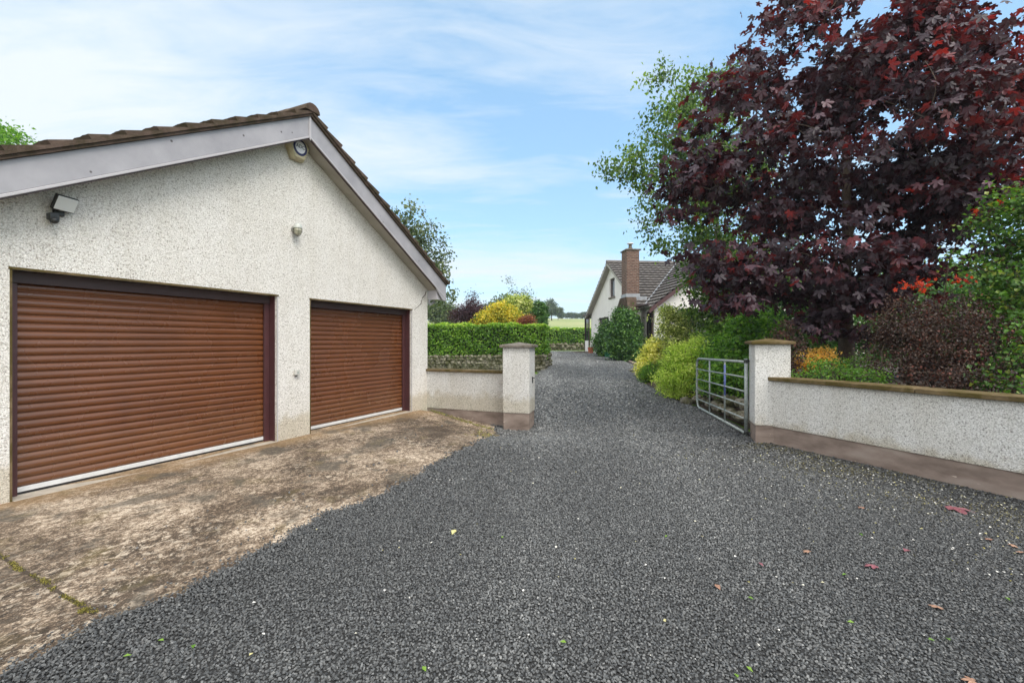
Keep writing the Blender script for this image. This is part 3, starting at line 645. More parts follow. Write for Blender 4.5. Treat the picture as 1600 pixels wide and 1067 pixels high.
# ---------------------------------------------------------------- rocks
def rock(m, c, r, seed, sx=1, sy=1, sz=.75):
    g = np.random.default_rng(seed); phi = (1+5**.5)/2
    ico = np.array([(-1, phi, 0), (1, phi, 0), (-1, -phi, 0), (1, -phi, 0), (0, -1, phi), (0, 1, phi), (0, -1, -phi), (0, 1, -phi), (phi, 0, -1), (phi, 0, 1), (-phi, 0, -1), (-phi, 0, 1)], float)
    ico /= np.linalg.norm(ico[0]); F_ = [(0, 11, 5), (0, 5, 1), (0, 1, 7), (0, 7, 10), (0, 10, 11), (1, 5, 9), (5, 11, 4), (11, 10, 2), (10, 7, 6), (7, 1, 8), (3, 9, 4), (3, 4, 2), (3, 2, 6), (3, 6, 8), (3, 8, 9), (4, 9, 5), (2, 4, 11), (6, 2, 10), (8, 6, 7), (9, 8, 1)]
    V = list(ico); mid_ = {}; F2 = []
    def mp(a, b):
        k = (min(a, b), max(a, b))
        if k not in mid_:
            q = (V[a]+V[b])/2; V.append(q/np.linalg.norm(q)); mid_[k] = len(V)-1
        return mid_[k]
    for a, b, c_ in F_:
        x, y, z = mp(a, b), mp(b, c_), mp(c_, a); F2 += [(a, x, z), (b, y, x), (c_, z, y), (x, y, z)]
    V = np.array(V); cuts = g.normal(size=(7, 3)); cuts /= np.linalg.norm(cuts, axis=1)[:, None]
    for cu in cuts:
        d = V@cu; lim = g.uniform(.6, .85); V = V-np.outer(np.clip(d-lim, 0, None), cu)
    V = V*(1+g.normal(0, .03, (len(V), 1)))*np.array([sx, sy, sz])*r; a = g.uniform(0, 6.28); ca, sa = math.cos(a), math.sin(a)
    V = V@np.array([(ca, sa, 0), (-sa, ca, 0), (0, 0, 1)]); m.add(V+np.array(c), F2)
k = 0
for row, zoff in ((0, .10), (1, .27)):
    for i in range(11):
        y = 6.95+i*.265+row*.13+rng.uniform(-.03, .03); x = 3.98+row*.10+rng.uniform(-.04, .04)-.012*(y-7)
        if y > 9.9: continue
        r = rng.uniform(.10, .155); c = np.array([x, y, h1(x, y)+zoff*.9]); m = M(); rock(m, c, r, 100+k, 1.05, .95, .8); k += 1
        tag(obj('rock', m, M_stone, org=c), 'mossy grey field stone in the piled edging behind the metal gate', 'rock', 'stones piled behind the gate')
for i, (px, py, Yd, r, lab) in enumerate([(1072, 632, 9.6, .13, 'dark rounded boulder on the gravel at the free end of the gate'), (1052, 618, 10.6, .11, 'small stone under the pale feathery shrub')]):
    c = W(px, py, Yd); c[2] = h1(c[0], c[1])+r*.5; m = M(); rock(m, c, r, 300+i, 1.2, 1, .8); tag(obj('rock', m, M_stone, org=c), lab, 'rock')
# small edging stones near the house bed
for i in range(9):
    q = i/8; c = np.array([3.72+.5*q, 12.9+3.2*q, 0]); c[2] = h1(c[0], c[1])+.03; m = M(); rock(m, c, .09, 340+i, 1.4, .8, .6)
    tag(obj('rock', m, M_stone, org=c), 'low pale edging stone at the foot of the roadside shrubs', 'rock', 'edging stones below the shrubs')

# garden beds (soil)
m = M(); rows = []
for y in np.linspace(-2, 22, 60):
    x0 = max(Rx(y)+.05, 3.9 if 6.6 < y < 10 else -9); zz0 = h1(x0, y)-.03
    if y < 6.6: x0 = (4.61+(4.1-y)*.417)+.2; zz0 = .55
    row = [(x0, y, zz0)]; 
    for dx, dz in ((.35, .30), (1.0, .42), (2.5, .5), (12, .6)):
        if x0+dx > 5.3 and y > 19.5 and dx < 10: pass
        row.append((x0+dx, y, (h1(x0, y)*.6+dz*.8 if y >= 6.6 else .55+dz*.1)))
    rows.append(row)
m.grid(rows); tag(obj('garden_soil', m, M_soil, smooth=True), kind='structure')
KB = [(952, 558, .6), (965, 561, .57), (980, 566, .5), (996, 573, .42)]
m = M(); pts_ = []
for px, py, z in KB:
    Yk = F*(H0-z)/(py-CY); p = W(px, py, Yk); pts_.append(p)
for a, b in zip(pts_[:-1], pts_[1:]):
    d = b-a; d[2] = 0; L = np.linalg.norm(d); d /= L; nn = np.array([-d[1], d[0], 0]); m.prism([a-nn*.06-UP*.1, a+nn*.06-UP*.1, a+nn*.06+UP*.12, a-nn*.06+UP*.12], (b-a)*.995)
tag(obj('bed_kerb', m, M_plinth, bev=.01), kind='structure')

# ---------------------------------------------------------------- bungalow
h1v = np.array([.995, .0995, 0]); h2v = np.array([-.0995, .995, 0]); hc = np.array([5.7, 26.0, 0])
def HP(u, v, z): return hc+h1v*u+h2v*v+UP*z
HB = .45; tm = .596; hw = 4.3; AZ = 5.94; evz = AZ-tm*(hw+.45)
HS = thing('bungalow', 'white dormer bungalow with tiled roof and brick chimney at the end of the drive', 'house', HP(0, 0, .6))
def hz(v): return AZ-.10-tm*abs(v)
HL = 13.5
def prism_u(pts, u0, du, mat, name, bev=0, parent=HS):   # outline in (v,z), extruded along h1v
    m = M(); m.prism([HP(u0, v, z) for v, z in pts], h1v*du); return obj(name, m, mat, parent, bev=bev)
# gable wall with two window openings, walls
up_w = [(.0, 2.1+.0), ]
def wall_rects(name, P, rects, openings, s_rng, z_fn, z0, depthv, mat, parent):
    """wall facet with rectangular openings: P(s,z)->world ; openings (s0,s1,z0,z1)"""
    ss = sorted(set([s_rng[0], s_rng[1]]+[x for o in openings for x in o[:2]]+rects)); m = M(); dv = np.array(depthv)
    for a, b in zip(ss[:-1], ss[1:]):
        op = sorted([o for o in openings if o[0] <= a+1e-6 and o[1] >= b-1e-6], key=lambda o: o[2]); zlo = z0
        for o in op:
            m.add([P(a, zlo), P(b, zlo), P(b, o[2]), P(a, o[2])], [(0, 1, 2, 3)]); zlo = o[3]
        m.add([P(a, zlo), P(b, zlo), P(b, z_fn(b)), P(a, z_fn(a))], [(0, 1, 2, 3)])
    for s0, s1, za, zb in openings:
        c = [P(s0, za), P(s1, za), P(s1, zb), P(s0, zb)]
        for i in range(4): m.add([c[i], c[(i+1) % 4], c[(i+1) % 4]+dv, c[i]+dv], [(0, 1, 2, 3)])
    return obj(name, m, mat, parent, recalc=False)
def window(P, dv, o, parent, sill=True, mull=(), name='window', mat=None):
    s0, s1, za, zb = o; dv = np.array(dv); mat = mat or M_darktrim; t = .07
    du = P(s1, za)-P(s0, za); L = np.linalg.norm(du); du /= L; nn = dv/np.linalg.norm(dv)
    m = M(); q = P(s0, za)+nn*.09
    m.para(q, du*L, nn*.05, UP*t); m.para(q+UP*(zb-za-t), du*L, nn*.05, UP*t)
    for a in (0, L-t): m.para(q+du*a+UP*t+nn*.001, du*t, nn*.048, UP*(zb-za-2*t))
    for a in mull: m.para(q+du*(L*a-t/2)+UP*t+nn*.001, du*t, nn*.048, UP*(zb-za-2*t))
    w_ = obj(name, m, mat, parent)
    m = M(); m.para(q+du*t*.5+UP*t*.5+nn*.02, du*(L-t), nn*.012, UP*(zb-za-t)); g = obj('pane', m, M_glass, w_)
    if sill:
        m = M(); m.para(P(s0, za)-du*.08-nn*.06-UP*.09, du*(L+.16), nn*.14, UP*.088); obj('sill', m, M_capl, w_, bev=.004)
    return w_
# gable: P(v,z) with v along h2v (far +)
Pg = lambda v, z: HP(0, v, z)
def vfrompx(px):    # gable plane v for pixel
    t = (px-CX)/F; return (t*hc[1]-hc[0])/(h2v[0]-t*h2v[1])
def zat(px, py, v): return H0-(py-CY)/F*(hc[1]+h2v[1]*v)
v_a, v_b = vfrompx(960.5), vfrompx(952.5); ou = (v_a, v_b, zat(956, 464, (v_a+v_b)/2), zat(956, 435, (v_a+v_b)/2))
v_c, v_d = vfrompx(951), vfrompx(935.5); ol = (v_c, v_d, .6+1.0, zat(943, 496, (v_c+v_d)/2))
wall_rects('gable_wall', Pg, [0.0], [ou, ol], (-hw, hw), hz, .2, h1v*.3, M_white, HS)
window(Pg, h1v, ou, HS); window(Pg, h1v, ol, HS, mull=(.5,))
# near wall + rest of the main block
m = M(); m.add([HP(0, -hw, .2), HP(HL, -hw, .2), HP(HL, -hw, hz(hw)), HP(0, -hw, hz(hw)), HP(0, hw, .2), HP(HL, hw, .2), HP(HL, hw, hz(hw)), HP(0, hw, hz(hw)), HP(HL, 0, hz(0))],
   [(0, 1, 2, 3), (4, 5, 6, 7), (1, 5, 6, 8, 2)]); obj('wall', m, M_white, HS, recalc=False)
# main roof
ct, stt = 1/math.hypot(1, tm), tm/math.hypot(1, tm)
for sg in (-1, 1):
    ve = sg*(hw+.45); v = h2v*(-sg*ct)+UP*stt; nr = h2v*(sg*stt)+UP*ct
    tile_slope(HP(-.3, ve, evz-.0), h1v, v, nr, HL+.6, (hw+.45)*math.hypot(1, tm), M_tileg, HS, name='roof_slope', course=.33, thick=.085)
    m = M(); m.prism([HP(-.30, 0, AZ-.005), HP(-.30, ve, evz-.005), HP(-.30, ve, evz-.15), HP(-.30, 0, AZ-.155)], h1v*.03); obj('bargeboard', m, M_soffit, HS)
    m = M(); m.prism([HP(-.27, 0, AZ-.14), HP(-.27, ve, evz-.14), HP(-.27, ve, evz-.16), HP(-.27, 0, AZ-.16)], h1v*.27); obj('soffit', m, M_soffit, HS)
    m = M(); m.tube([HP(-.3, ve+sg*.05, evz-.02), HP(.2 if sg < 0 else HL, ve+sg*.05, evz-.02)], .055, 10); obj('gutter', m, M_darktrim, HS)
m = M(); m.tube([HP(-.32, 0, AZ+.04), HP(HL+.3, 0, AZ+.04)], .11, 10); obj('ridge', m, M_tileg, HS)
# projecting wing towards the camera: u 0..7.4, v from -hw to -hw-1.35
WJ = 1.35; ww = 3.7; wt = .74; wu0 = .12; wc = wu0+ww; wov = .35; wez = evz+.0; wap = wez+wt*(ww+wov)
wap = min(wap, AZ-.05)
def wz(u): return wap-wt*abs(u-wc)-.08
Pw = lambda u, z: HP(u, -hw-WJ, z)
def ufrompx(px, v):
    t = (px-CX)/F; b = hc+h2v*v; return (t*b[1]-b[0])/(h1v[0]-t*h1v[1])
wf0, wf1 = ufrompx(1061, -hw-WJ), ufrompx(1100, -hw-WJ); zf = zat(1070, 482, -hw-WJ)
of = (wf0, wf1, 1.45, zf)
wall_rects('wing_gable', Pw, [wc], [of], (wu0, wu0+2*ww), wz, .2, h2v*.3, M_white, HS); window(Pw, h2v, of, HS, mull=(.33, .66))
Ps = lambda v, z: HP(wu0, v, z)
def vps(px):
    b = hc+h1v*wu0; t = (px-CX)/F; return (t*b[1]-b[0])/(h2v[0]-t*h2v[1])
s1_, s2_ = vps(1012.3), vps(1003.8); s1_, s2_ = -hw-WJ+.30, -hw-.25
os_ = (s1_, s2_, zat(1010, 531, -hw-.7), zat(1010, 487, -hw-.7))
wall_rects('wing_wall', Ps, [], [os_], (-hw-WJ, -hw), lambda v: wez+.1, .2, h1v*.3, M_white, HS); window(Ps, h1v, os_, HS)
for sg in (-1, 1):
    ue = wc+sg*(ww+wov); L_ = (ww+wov)*math.hypot(1, wt); c_, s_ = 1/math.hypot(1, wt), wt/math.hypot(1, wt); ez = wap-wt*(ww+wov)
    v = h1v*(-sg*c_)+UP*s_; nr = h1v*(sg*s_)+UP*c_
    # wing slope runs back into the main roof; trimmed along the valley line
    us_len = WJ+.3; course = .33; rows = []; k = 0; o0 = HP(ue, -hw-WJ-.3, ez)
    ncol = 60
    while k*course < L_:
        for (vv, th) in ((k*course, .09), (min(L_, (k+1)*course), .016)):
            uu = vv*c_; zz_ = ez+uu*wt; back = min((AZ-zz_)/tm, 99); reach = (-back)-(-hw-WJ-.3)+.12
            a = np.linspace(0, max(.2, reach), ncol); wv = .02*np.abs(np.sin(a/.3*math.pi))**.6
            rows.append([o0+h2v*x+v*vv+nr*(th+w__) for x, w__ in zip(a, wv)])
        k += 1
    m = M(); m.grid(rows); obj('wing_roof_slope', m, M_tileg, HS, recalc=False)
    m = M(); fr_ = -hw-WJ-.3; m.prism([HP(wc, fr_, wap+.01), HP(ue, fr_, ez+.01), HP(ue, fr_, ez-.20), HP(wc, fr_, wap-.20)], h2v*.03); obj('bargeboard', m, M_frame, HS)
    m = M(); m.prism([HP(wc, fr_+.03, wap-.13), HP(ue, fr_+.03, ez-.13), HP(ue, fr_+.03, ez-.15), HP(wc, fr_+.03, wap-.15)], h2v*.27); obj('soffit', m, M_darktrim, HS)
# valley lining
ue = wc-(ww+wov); m = M(); ev = []
for q in np.linspace(0, 1, 8):
    u_q = ue+q*(ww+wov)*.97; z_q = (wap-wt*(ww+wov))+wt*(u_q-ue); v_q = -(AZ-z_q)/tm; ev.append(HP(u_q, v_q, z_q+.085))
m.tube(ev, .035, 6); obj('valley', m, M_lead, HS)
m = M(); m.tube([HP(ue-.05, -hw-WJ-.3, wez-.02), HP(ue-.05, -hw+.1, wez-.02)], .055, 10); m.tube([HP(wu0-.06, -hw-WJ+.1, wez-.05), HP(wu0-.06, -hw-WJ+.1, .6)], .04, 8); obj('gutter', m, M_darktrim, HS)
m = M(); m.prism([HP(ue, -hw-WJ-.27, wez-.06), HP(wu0, -hw-WJ-.27, wez-.06), HP(wu0, -hw-WJ-.27, wez-.09), HP(ue, -hw-WJ-.27, wez-.09)], h2v*(WJ+.27)); obj('eave_soffit', m, M_trimlight, HS)
# chimney
cc = np.array([5.46, 21.65, 0]); 
ch_e = bpy.data.objects.new('chimney', None); link(ch_e, HS); ORG[ch_e.name] = ORG[HS.name]
m = M(); m.para(cc+UP*3.70, h1v*.61, h2v*.72, UP*2.11); obj('brick_stack', m, M_brick, ch_e)
m = M(); m.para(cc-h1v*.05-h2v*.05+UP*5.80, h1v*.75, h2v*.85, UP*.06); obj('crown_slab', m, M_capl, ch_e, bev=.01)
m = M(); q = cc+h1v*.3+h2v*.35+UP*5.86; m.lathe(q, UP, [(0, .13), (.1, .12), (.1, .08), (.26, .08), (.26, 0)], 14); obj('chimney_pot', m, M_capl, ch_e)
m = M(); m.lathe(q, UP, [(.22, .03), (.30, .03), (.301, .16), (.34, .15), (.35, .02)], 16); obj('cowl', m, M_alu, ch_e)
m = M(); m.para(cc-h1v*.03-h2v*.03+UP*3.52, h1v*.67, h2v*.78, UP*.20); m.prism([cc+h1v*.0-h2v*.02+UP*3.05, cc+h1v*.95-h2v*.02+UP*3.05, cc+h1v*1.0-h2v*.02+UP*3.6, cc+h1v*.0-h2v*.02+UP*3.6], h2v*.4); obj('flashing', m, M_lead, ch_e)
b0_ = cc-h1v*.06
m = M(); pr = [b0_-h2v*.45+UP*2.85, b0_+h2v*1.5+UP*2.85, b0_+h2v*.82+UP*3.56, b0_-h2v*.06+UP*3.56]; m.prism(pr, h1v*.5); obj('breast_shoulder', m, M_tile, ch_e)
m = M(); m.para(b0_+h1v*.02-h2v*.4+UP*.2, h1v*.6, h2v*1.8, UP*2.65); obj('breast', m, M_white, ch_e)
m = M(); s_ = HP(-.1, 1.9, 2.75); m.lathe(s_-h1v*.02, UP, [(0, .05), (.05, .06), (.12, .06), (.16, 0)], 10); obj('lantern', m, M_black, HS)
# porch at the far corner
pp = HP(-.16, 4.35, 0)
m = M(); zg = h1(pp[0], pp[1])
for du_, dv_ in ((0, 0), (0, 1.0)):
    m = M(); m.para(pp+h1v*du_+h2v*dv_+UP*(zg-.1), h1v*.07, h2v*.07, UP*2.55); obj('porch_post', m, M_darktrim, HS)
m = M(); m.para(pp+h1v*.02+h2v*.112+UP*(zg-.1), h1v*.07, h2v*.9, UP*.9); m.para(pp+h1v*.115+h2v*.02+UP*(zg-.1), h1v*.38, h2v*.07, UP*.9); obj('porch_panel', m, M_white, HS)
m = M(); m.para(pp+h1v*.05+h2v*.112+UP*(zg+.81), h1v*.02, h2v*.9, UP*1.55); obj('porch_glass', m, M_glass, HS)
m = M(); m.para(pp-h1v*.15-h2v*.15+UP*(zg+2.46), h1v*.6, h2v*1.2, UP*.10); obj('porch_roof', m, M_tileg, HS)
m = M(); m.para(HP(-.5, 4.2, zg-.1), -h1v*.9, -h2v*1.3, UP*.2); obj('door_step', m, M_capl, HS, bev=.01)
c = HP(-.5, 2.6, 0); c[2] = h1(c[0], c[1]); A = M(); A.lathe(c, UP, [(0, .14), (.34, .19), (.38, .2), (.38, .16), (.3, .15), (.3, 0)], 18); tag(obj('plant_pot', A, simple('terracotta', lin(170, 90, 60), .8), org=c), 'terracotta pot against the white gable wall beside the climber', 'plant pot')
c = np.array([5.0, 23.6, 0]); c[2] = h1(c[0], c[1]); A = M(); A.lathe(c, UP, [(0, .16), (.25, .2), (.28, .21), (.28, .18), (.2, .17), (.2, 0)], 18); tag(obj('plant_pot', A, simple('green_glaze', lin(40, 120, 100), .4), org=c), 'teal plastic pot at the foot of the dark climber by the house', 'plant pot')

# ---------------------------------------------------------------- foliage engine
def T_oval(w=.32, f=.10): return np.array([(0, 0, 0), (w, .45, f), (0, 1, -.10), (-w, .45, f)]), np.array([(0, 1, 2), (0, 2, 3)])
def T_maple():
    tips = [(-140, .52), (-122, .20), (-100, .18), (-50+0, .0)]
    pol = [(-90, .12), (-52, .46), (-12, .68), (4, .50), (9, .50), (20, .80), (34, 1.0), (48, .80), (61, .46), (74, .82), (90, 1.12), (106, .82), (119, .46), (132, .80), (146, 1.0), (160, .80), (171, .50), (176, .50), (192, .68), (232, .46)]
    V = [(0, 0, 0)]; 
    for i, (a, r) in enumerate(pol): V.append((r*math.cos(R(a)), r*math.sin(R(a)), -.16*r*r+(.05 if r < .5 else 0)))
    n = len(pol); return np.array(V), np.array([(0, i+1, (i+1) % n+1) for i in range(n)])
OVAL = T_oval(); NARROW = T_oval(.2, .06); ROUND = T_oval(.42, .12); MAPLE = T_maple()
def leaves(name, P, size, tmpl, mat, parent, tint, out=None, up=.5, droop=.0, rnd=.9):
    n = len(P); V, T = tmpl; nrm = rng.normal(0, rnd, (n, 3)); nrm[:, 2] += up
    if out is not None: nrm += out
    nrm /= np.linalg.norm(nrm, axis=1)[:, None]
    d = rng.normal(0, 1, (n, 3)); d[:, 2] -= droop*2
    d -= (d*nrm).sum(1)[:, None]*nrm; d /= np.linalg.norm(d, axis=1)[:, None]; b = np.cross(d, nrm)
    Vw = (V[None, :, 0:1]*b[:, None]+V[None, :, 1:2]*d[:, None]+V[None, :, 2:3]*nrm[:, None])*size[:, None, None]+P[:, None]
    Tw = (T[None]+np.arange(n)[:, None, None]*len(V)).reshape(-1, 3)
    return fastmesh(name, Vw.reshape(-1, 3), Tw, mat, parent, np.repeat(np.clip(tint, 0, 1), len(V)))
def sample_blobs(blobs, n, shell=.5):
    vol = np.array([b[3]**2.6*(b[4] if len(b) > 4 else 1) for b in blobs]); idx = rng.choice(len(blobs), n, p=vol/vol.sum())
    C_ = np.array([W(b[0], b[1], b[2]) for b in blobs])[idx]; r = np.array([b[3] for b in blobs])[idx]
    d = rng.normal(0, 1, (n, 3)); d /= np.linalg.norm(d, axis=1)[:, None]; q = rng.random(n)**(1/3.); q = q*(1-shell)+shell*(q**.25)
    return C_+d*(r*q)[:, None], d
def branches(m, base, top, nodes, r0, rt, sway=.08, tseg=6, rmin=.006):
    base, top = np.array(base, float), np.array(top, float)
    tr = [base+(top-base)*q+np.array([rng.normal(0, sway)*q*(1-q)*2, rng.normal(0, sway)*q*(1-q)*2, 0]) for q in np.linspace(0, 1, tseg)]
    rad = [r0*(1-q)+rt*q for q in np.linspace(0, 1, tseg)]; m.tube(tr, rad, 10)
    npos = [p for p in tr[tseg//3:]]; nr = [r*.75 for r in rad[tseg//3:]]
    order = np.argsort(np.linalg.norm(nodes-(base+top)/2, axis=1))
    for i in order:
        p = nodes[i]; A_ = np.array(npos); dv = p-A_; dist = np.linalg.norm(dv, axis=1); pen = dist*(1+.8*np.clip(-dv[:, 2]/(dist+1e-6), 0, 1)); j = int(np.argmin(pen))
        a = A_[j]; r = max(rmin, nr[j]*.72); mid_ = (a+p)/2+np.array([0, 0, dist[j]*.10])+rng.normal(0, .04*dist[j], 3)
        m.tube([a, mid_, p], [r, r*.85, max(rmin*.7, r*.65)], 5, cap=False); npos += [mid_, p]; nr += [r*.85, max(rmin, r*.65)]
def plant(name, label, cat, base, blobs, mat, tmpl=OVAL, nclu=120, per=60, crad=.18, size=.06, trunk=None, r0=.05, bark=None, up=.5, droop=0, shell=.5, group=None, rnd=.9, tvar=.18, stems=1, leafname='foliage', rmin=.006, flat=.8, hole=None, cv=None):
    base = np.array(base, float); t = thing(name, label, cat, base, group)
    nodes, dr = sample_blobs(blobs, nclu, shell); nodes[:, 2] = np.maximum(nodes[:, 2], base[2]+.05)
    if hole:
        f_, th_ = hole; q_ = nodes*f_; hv = np.sin(q_[:, 0]+1.7*np.sin(q_[:, 2]*.8))+np.sin(q_[:, 2]*1.25+1.3*np.sin(q_[:, 0]*.9+1))+.5*np.sin(q_[:, 1]*1.1+q_[:, 0]*1.9)
        k_ = hv > th_; nodes, dr = nodes[k_], dr[k_]; nclu = len(nodes)
    m = M()
    if trunk is not None: branches(m, base, trunk, nodes, r0, r0*.3, rmin=rmin)
    else:
        for k in range(stems):
            b_ = base+np.array([rng.normal(0, .12), rng.normal(0, .12), 0])*(stems > 1); cen = nodes.mean(0)+rng.normal(0, .15, 3)*(stems > 1); branches(m, b_, cen, nodes[k::stems], r0, r0*.4, tseg=5, rmin=rmin)
    obj('trunk' if trunk is not None else 'stems', m, bark or M_bark, t, smooth=True, recalc=False)
    n = nclu*per; idx = np.repeat(np.arange(nclu), per); off = rng.normal(0, crad, (n, 3))*np.array([1, 1, flat]); P = nodes[idx]+off
    ct_ = rng.normal(0, cv or tvar*.7, nclu)[idx]; tn = .5+ct_+rng.normal(0, tvar, n)
    P[:, 2] = np.maximum(P[:, 2], base[2]+.02)
    leaves(leafname, P, size*rng.uniform(.7, 1.2, n), tmpl, mat, t, tn, out=dr[idx]*.5, up=up, droop=droop, rnd=rnd)
    return t
def gbase(px, Yd, z=None):
    x = (px-CX)/F*Yd; return (x, Yd, h1(x, Yd)-.02 if z is None else z)
L_maple = tintmat('purple_maple_leaf', [(0, (.013, .009, .013)), (.5, (.043, .029, .040)), (.8, (.085, .048, .064)), (1, (.13, .03, .035))], .46, .20, [(0, (.05, .01, .01)), (.5, (.12, .014, .014)), (.72, (.30, .025, .022)), (1, (.75, .05, .035))], spec=.3)
L_birch = tintmat('birch_leaf', [(0, (.025, .055, .012)), (.5, (.075, .15, .025)), (1, (.22, .32, .06))], .5, .42)
L_green = tintmat('fresh_green_leaf', [(0, (.03, .09, .01)), (.5, (.10, .24, .025)), (1, (.26, .44, .06))], .5, .4)
L_hedge = tintmat('hedge_leaf', [(0, (.025, .07, .008)), (.5, (.115, .25, .02)), (.85, (.27, .44, .045)), (1, (.48, .58, .10))], .42, .35)
L_mid = tintmat('mid_green_leaf', [(0, (.02, .055, .010)), (.5, (.06, .15, .02)), (.85, (.14, .28, .035)), (1, (.26, .30, .06))], .45, .35)
L_dark = tintmat('dark_glossy_leaf', [(0, (.014, .05, .014)), (.5, (.06, .155, .035)), (1, (.22, .38, .09))], .35, .3)
L_lime = tintmat('lime_feathery_leaf', [(0, (.12, .22, .02)), (.5, (.42, .54, .09)), (1, (.80, .82, .28))], .55, .5)
L_yellow = tintmat('golden_leaf', [(0, (.14, .24, .02)), (.5, (.55, .46, .04)), (1, (.80, .62, .10))], .5, .35)
L_cream = tintmat('cream_variegated_leaf', [(0, (.25, .32, .04)), (.4, (.68, .64, .14)), (1, (.92, .85, .42))], .5, .4)
L_speck = tintmat('variegated_leaf', [(0, (.08, .12, .025)), (.4, (.24, .31, .06)), (.7, (.52, .56, .17)), (1, (.82, .80, .36))], .5, .3)
L_barb = tintmat('purple_brown_leaf', [(0, (.022, .013, .011)), (.5, (.062, .040, .032)), (.85, (.115, .075, .055)), (1, (.16, .05, .035))], .6, .2, [(0, (.12, .04, .02)), (1, (.3, .07, .03))])
L_plum = tintmat('plum_leaf', [(0, (.02, .012, .018)), (.5, (.055, .032, .045)), (1, (.11, .07, .085))], .5, .25, [(0, (.1, .02, .03)), (1, (.25, .05, .05))])
L_red = tintmat('bright_red_leaf', [(0, (.35, .02, .01)), (.5, (.62, .045, .015)), (1, (.8, .12, .03))], .5, .45, [(0, (.7, .03, .01)), (1, (.9, .12, .03))])
L_orange = tintmat('amber_leaf', [(0, (.75, .42, .05)), (.5, (.95, .62, .12)), (1, (.98, .78, .3))], .5, .4, [(0, (.8, .35, .03)), (1, (.95, .6, .1))])
L_far = tintmat('far_tree_leaf', [(0, (.035, .06, .03)), (.5, (.075, .115, .05)), (1, (.14, .18, .08))], .7, .15)
L_row = tintmat('rowan_leaf', [(0, (.03, .05, .02)), (.5, (.085, .125, .045)), (1, (.19, .22, .09))], .5, .3)

# dark evergreen screen deeper in the garden, beneath and behind the maple
plant('laurel_bush', 'dark evergreen bush filling the gap under the maple, left of its trunk', 'shrub', (7.0, 10.9, .5), [(1215, 535, 10.9, .6), (1255, 520, 11, .7), (1290, 535, 10.9, .6), (1230, 490, 11, .5)], L_dark, OVAL, 170, 60, .15, .09, r0=.03, stems=4)
plant('laurel_bush', 'dark evergreen bush filling the gap under the maple, right of its trunk', 'shrub', (9.5, 10.9, .5), [(1340, 530, 10.9, .6), (1390, 520, 11, .8), (1440, 500, 11, .8), (1500, 500, 10.6, .8), (1560, 480, 10.4, .9), (1360, 480, 11, .5)], L_dark, OVAL, 300, 60, .16, .09, r0=.03, stems=4)
# the purple maple
mb = np.array([5.86, 8.0, .45])
mblobs = [(1325, 240, 8.2, 2.15), (1180, 235, 8.0, 1.35), (1125, 315, 8, .85), (1200, 400, 7.9, 1.0), (1290, 90, 8.2, 1.6), (1270, -10, 8.2, 1.0), (1440, 210, 8, 1.7), (1555, 215, 7.8, 1.05), (1395, 70, 8.2, 1.2), (1440, 330, 7.8, 1.2),
          (1300, 420, 7.8, 1.05), (1590, 330, 7.6, .8), (1180, 480, 7.7, .62), (1400, 430, 8, .8), (1090, 235, 8, .5), (1070, 290, 8, .45), (1145, 150, 8, .48), (1245, 480, 7.6, .5), (1345, 455, 7.6, .45), (1130, 400, 7.9, .55), (1500, 130, 8, .75), (1410, 20, 8, .6), (1620, 160, 8, .55), (1215, 512, 7.2, .36), (1185, 500, 7.4, .36), (1240, 500, 7.2, .36), (1160, 455, 7.8, .6), (1275, 510, 7.3, .34), (1350, 480, 7.6, .5), (1110, 440, 7.9, .34), (1300, 478, 7.5, .45)]
plant('maple_tree', 'large purple-leaved maple tree rising behind the right pillar', 'tree', mb, mblobs, L_maple, MAPLE, 1250, 19, .20, .104, trunk=(6.0, 8.2, 5.2), r0=.15, up=.8, droop=.9, shell=.35, tvar=.13, cv=.19, leafname='crown', rnd=.85, hole=(2.6, -.50), flat=.4)
plant('silver_birch', 'green birch tree with small leaves leaning out left of the purple maple', 'tree', (6.1, 13.2, .5),
      [(1105, 180, 13, 1.25), (1060, 190, 13, 1.0), (1090, 140, 13, .55), (1050, 130, 13, .35), (1020, 250, 13, .75), (975, 255, 13, .5), (1000, 265, 13, .5), (948, 262, 13, .26, 2), (950, 288, 13, .2, 2), (990, 300, 13, .3), (1010, 130, 13, .2, 2), (1035, 115, 13, .3, 2), (1060, 330, 13, 1.1), (1040, 300, 13, .8), (1102, 405, 13, .85), (1140, 480, 13, .9), (1105, 360, 13, .95), (1170, 520, 12.6, .9), (1150, 300, 13.4, 1.6), (1120, 250, 13, 1.4), (1055, 392, 13, .3), (1200, 420, 13.5, 1.3), (1088, 470, 12.8, .34, 3), (1080, 440, 12.8, .34, 3), (1092, 500, 12.7, .3, 2), (1135, 448, 12.6, .7, 2), (1150, 440, 12.4, .9, 2), (1122, 488, 12.6, .5, 2), (1140, 510, 12.4, .8, 2)],
      L_birch, OVAL, 680, 44, .17, .115, trunk=(5.9, 13.2, 6.2), r0=.11, rmin=.010, bark=M_barkb, up=.2, droop=1.0, shell=.45, tvar=.22, leafname='crown')
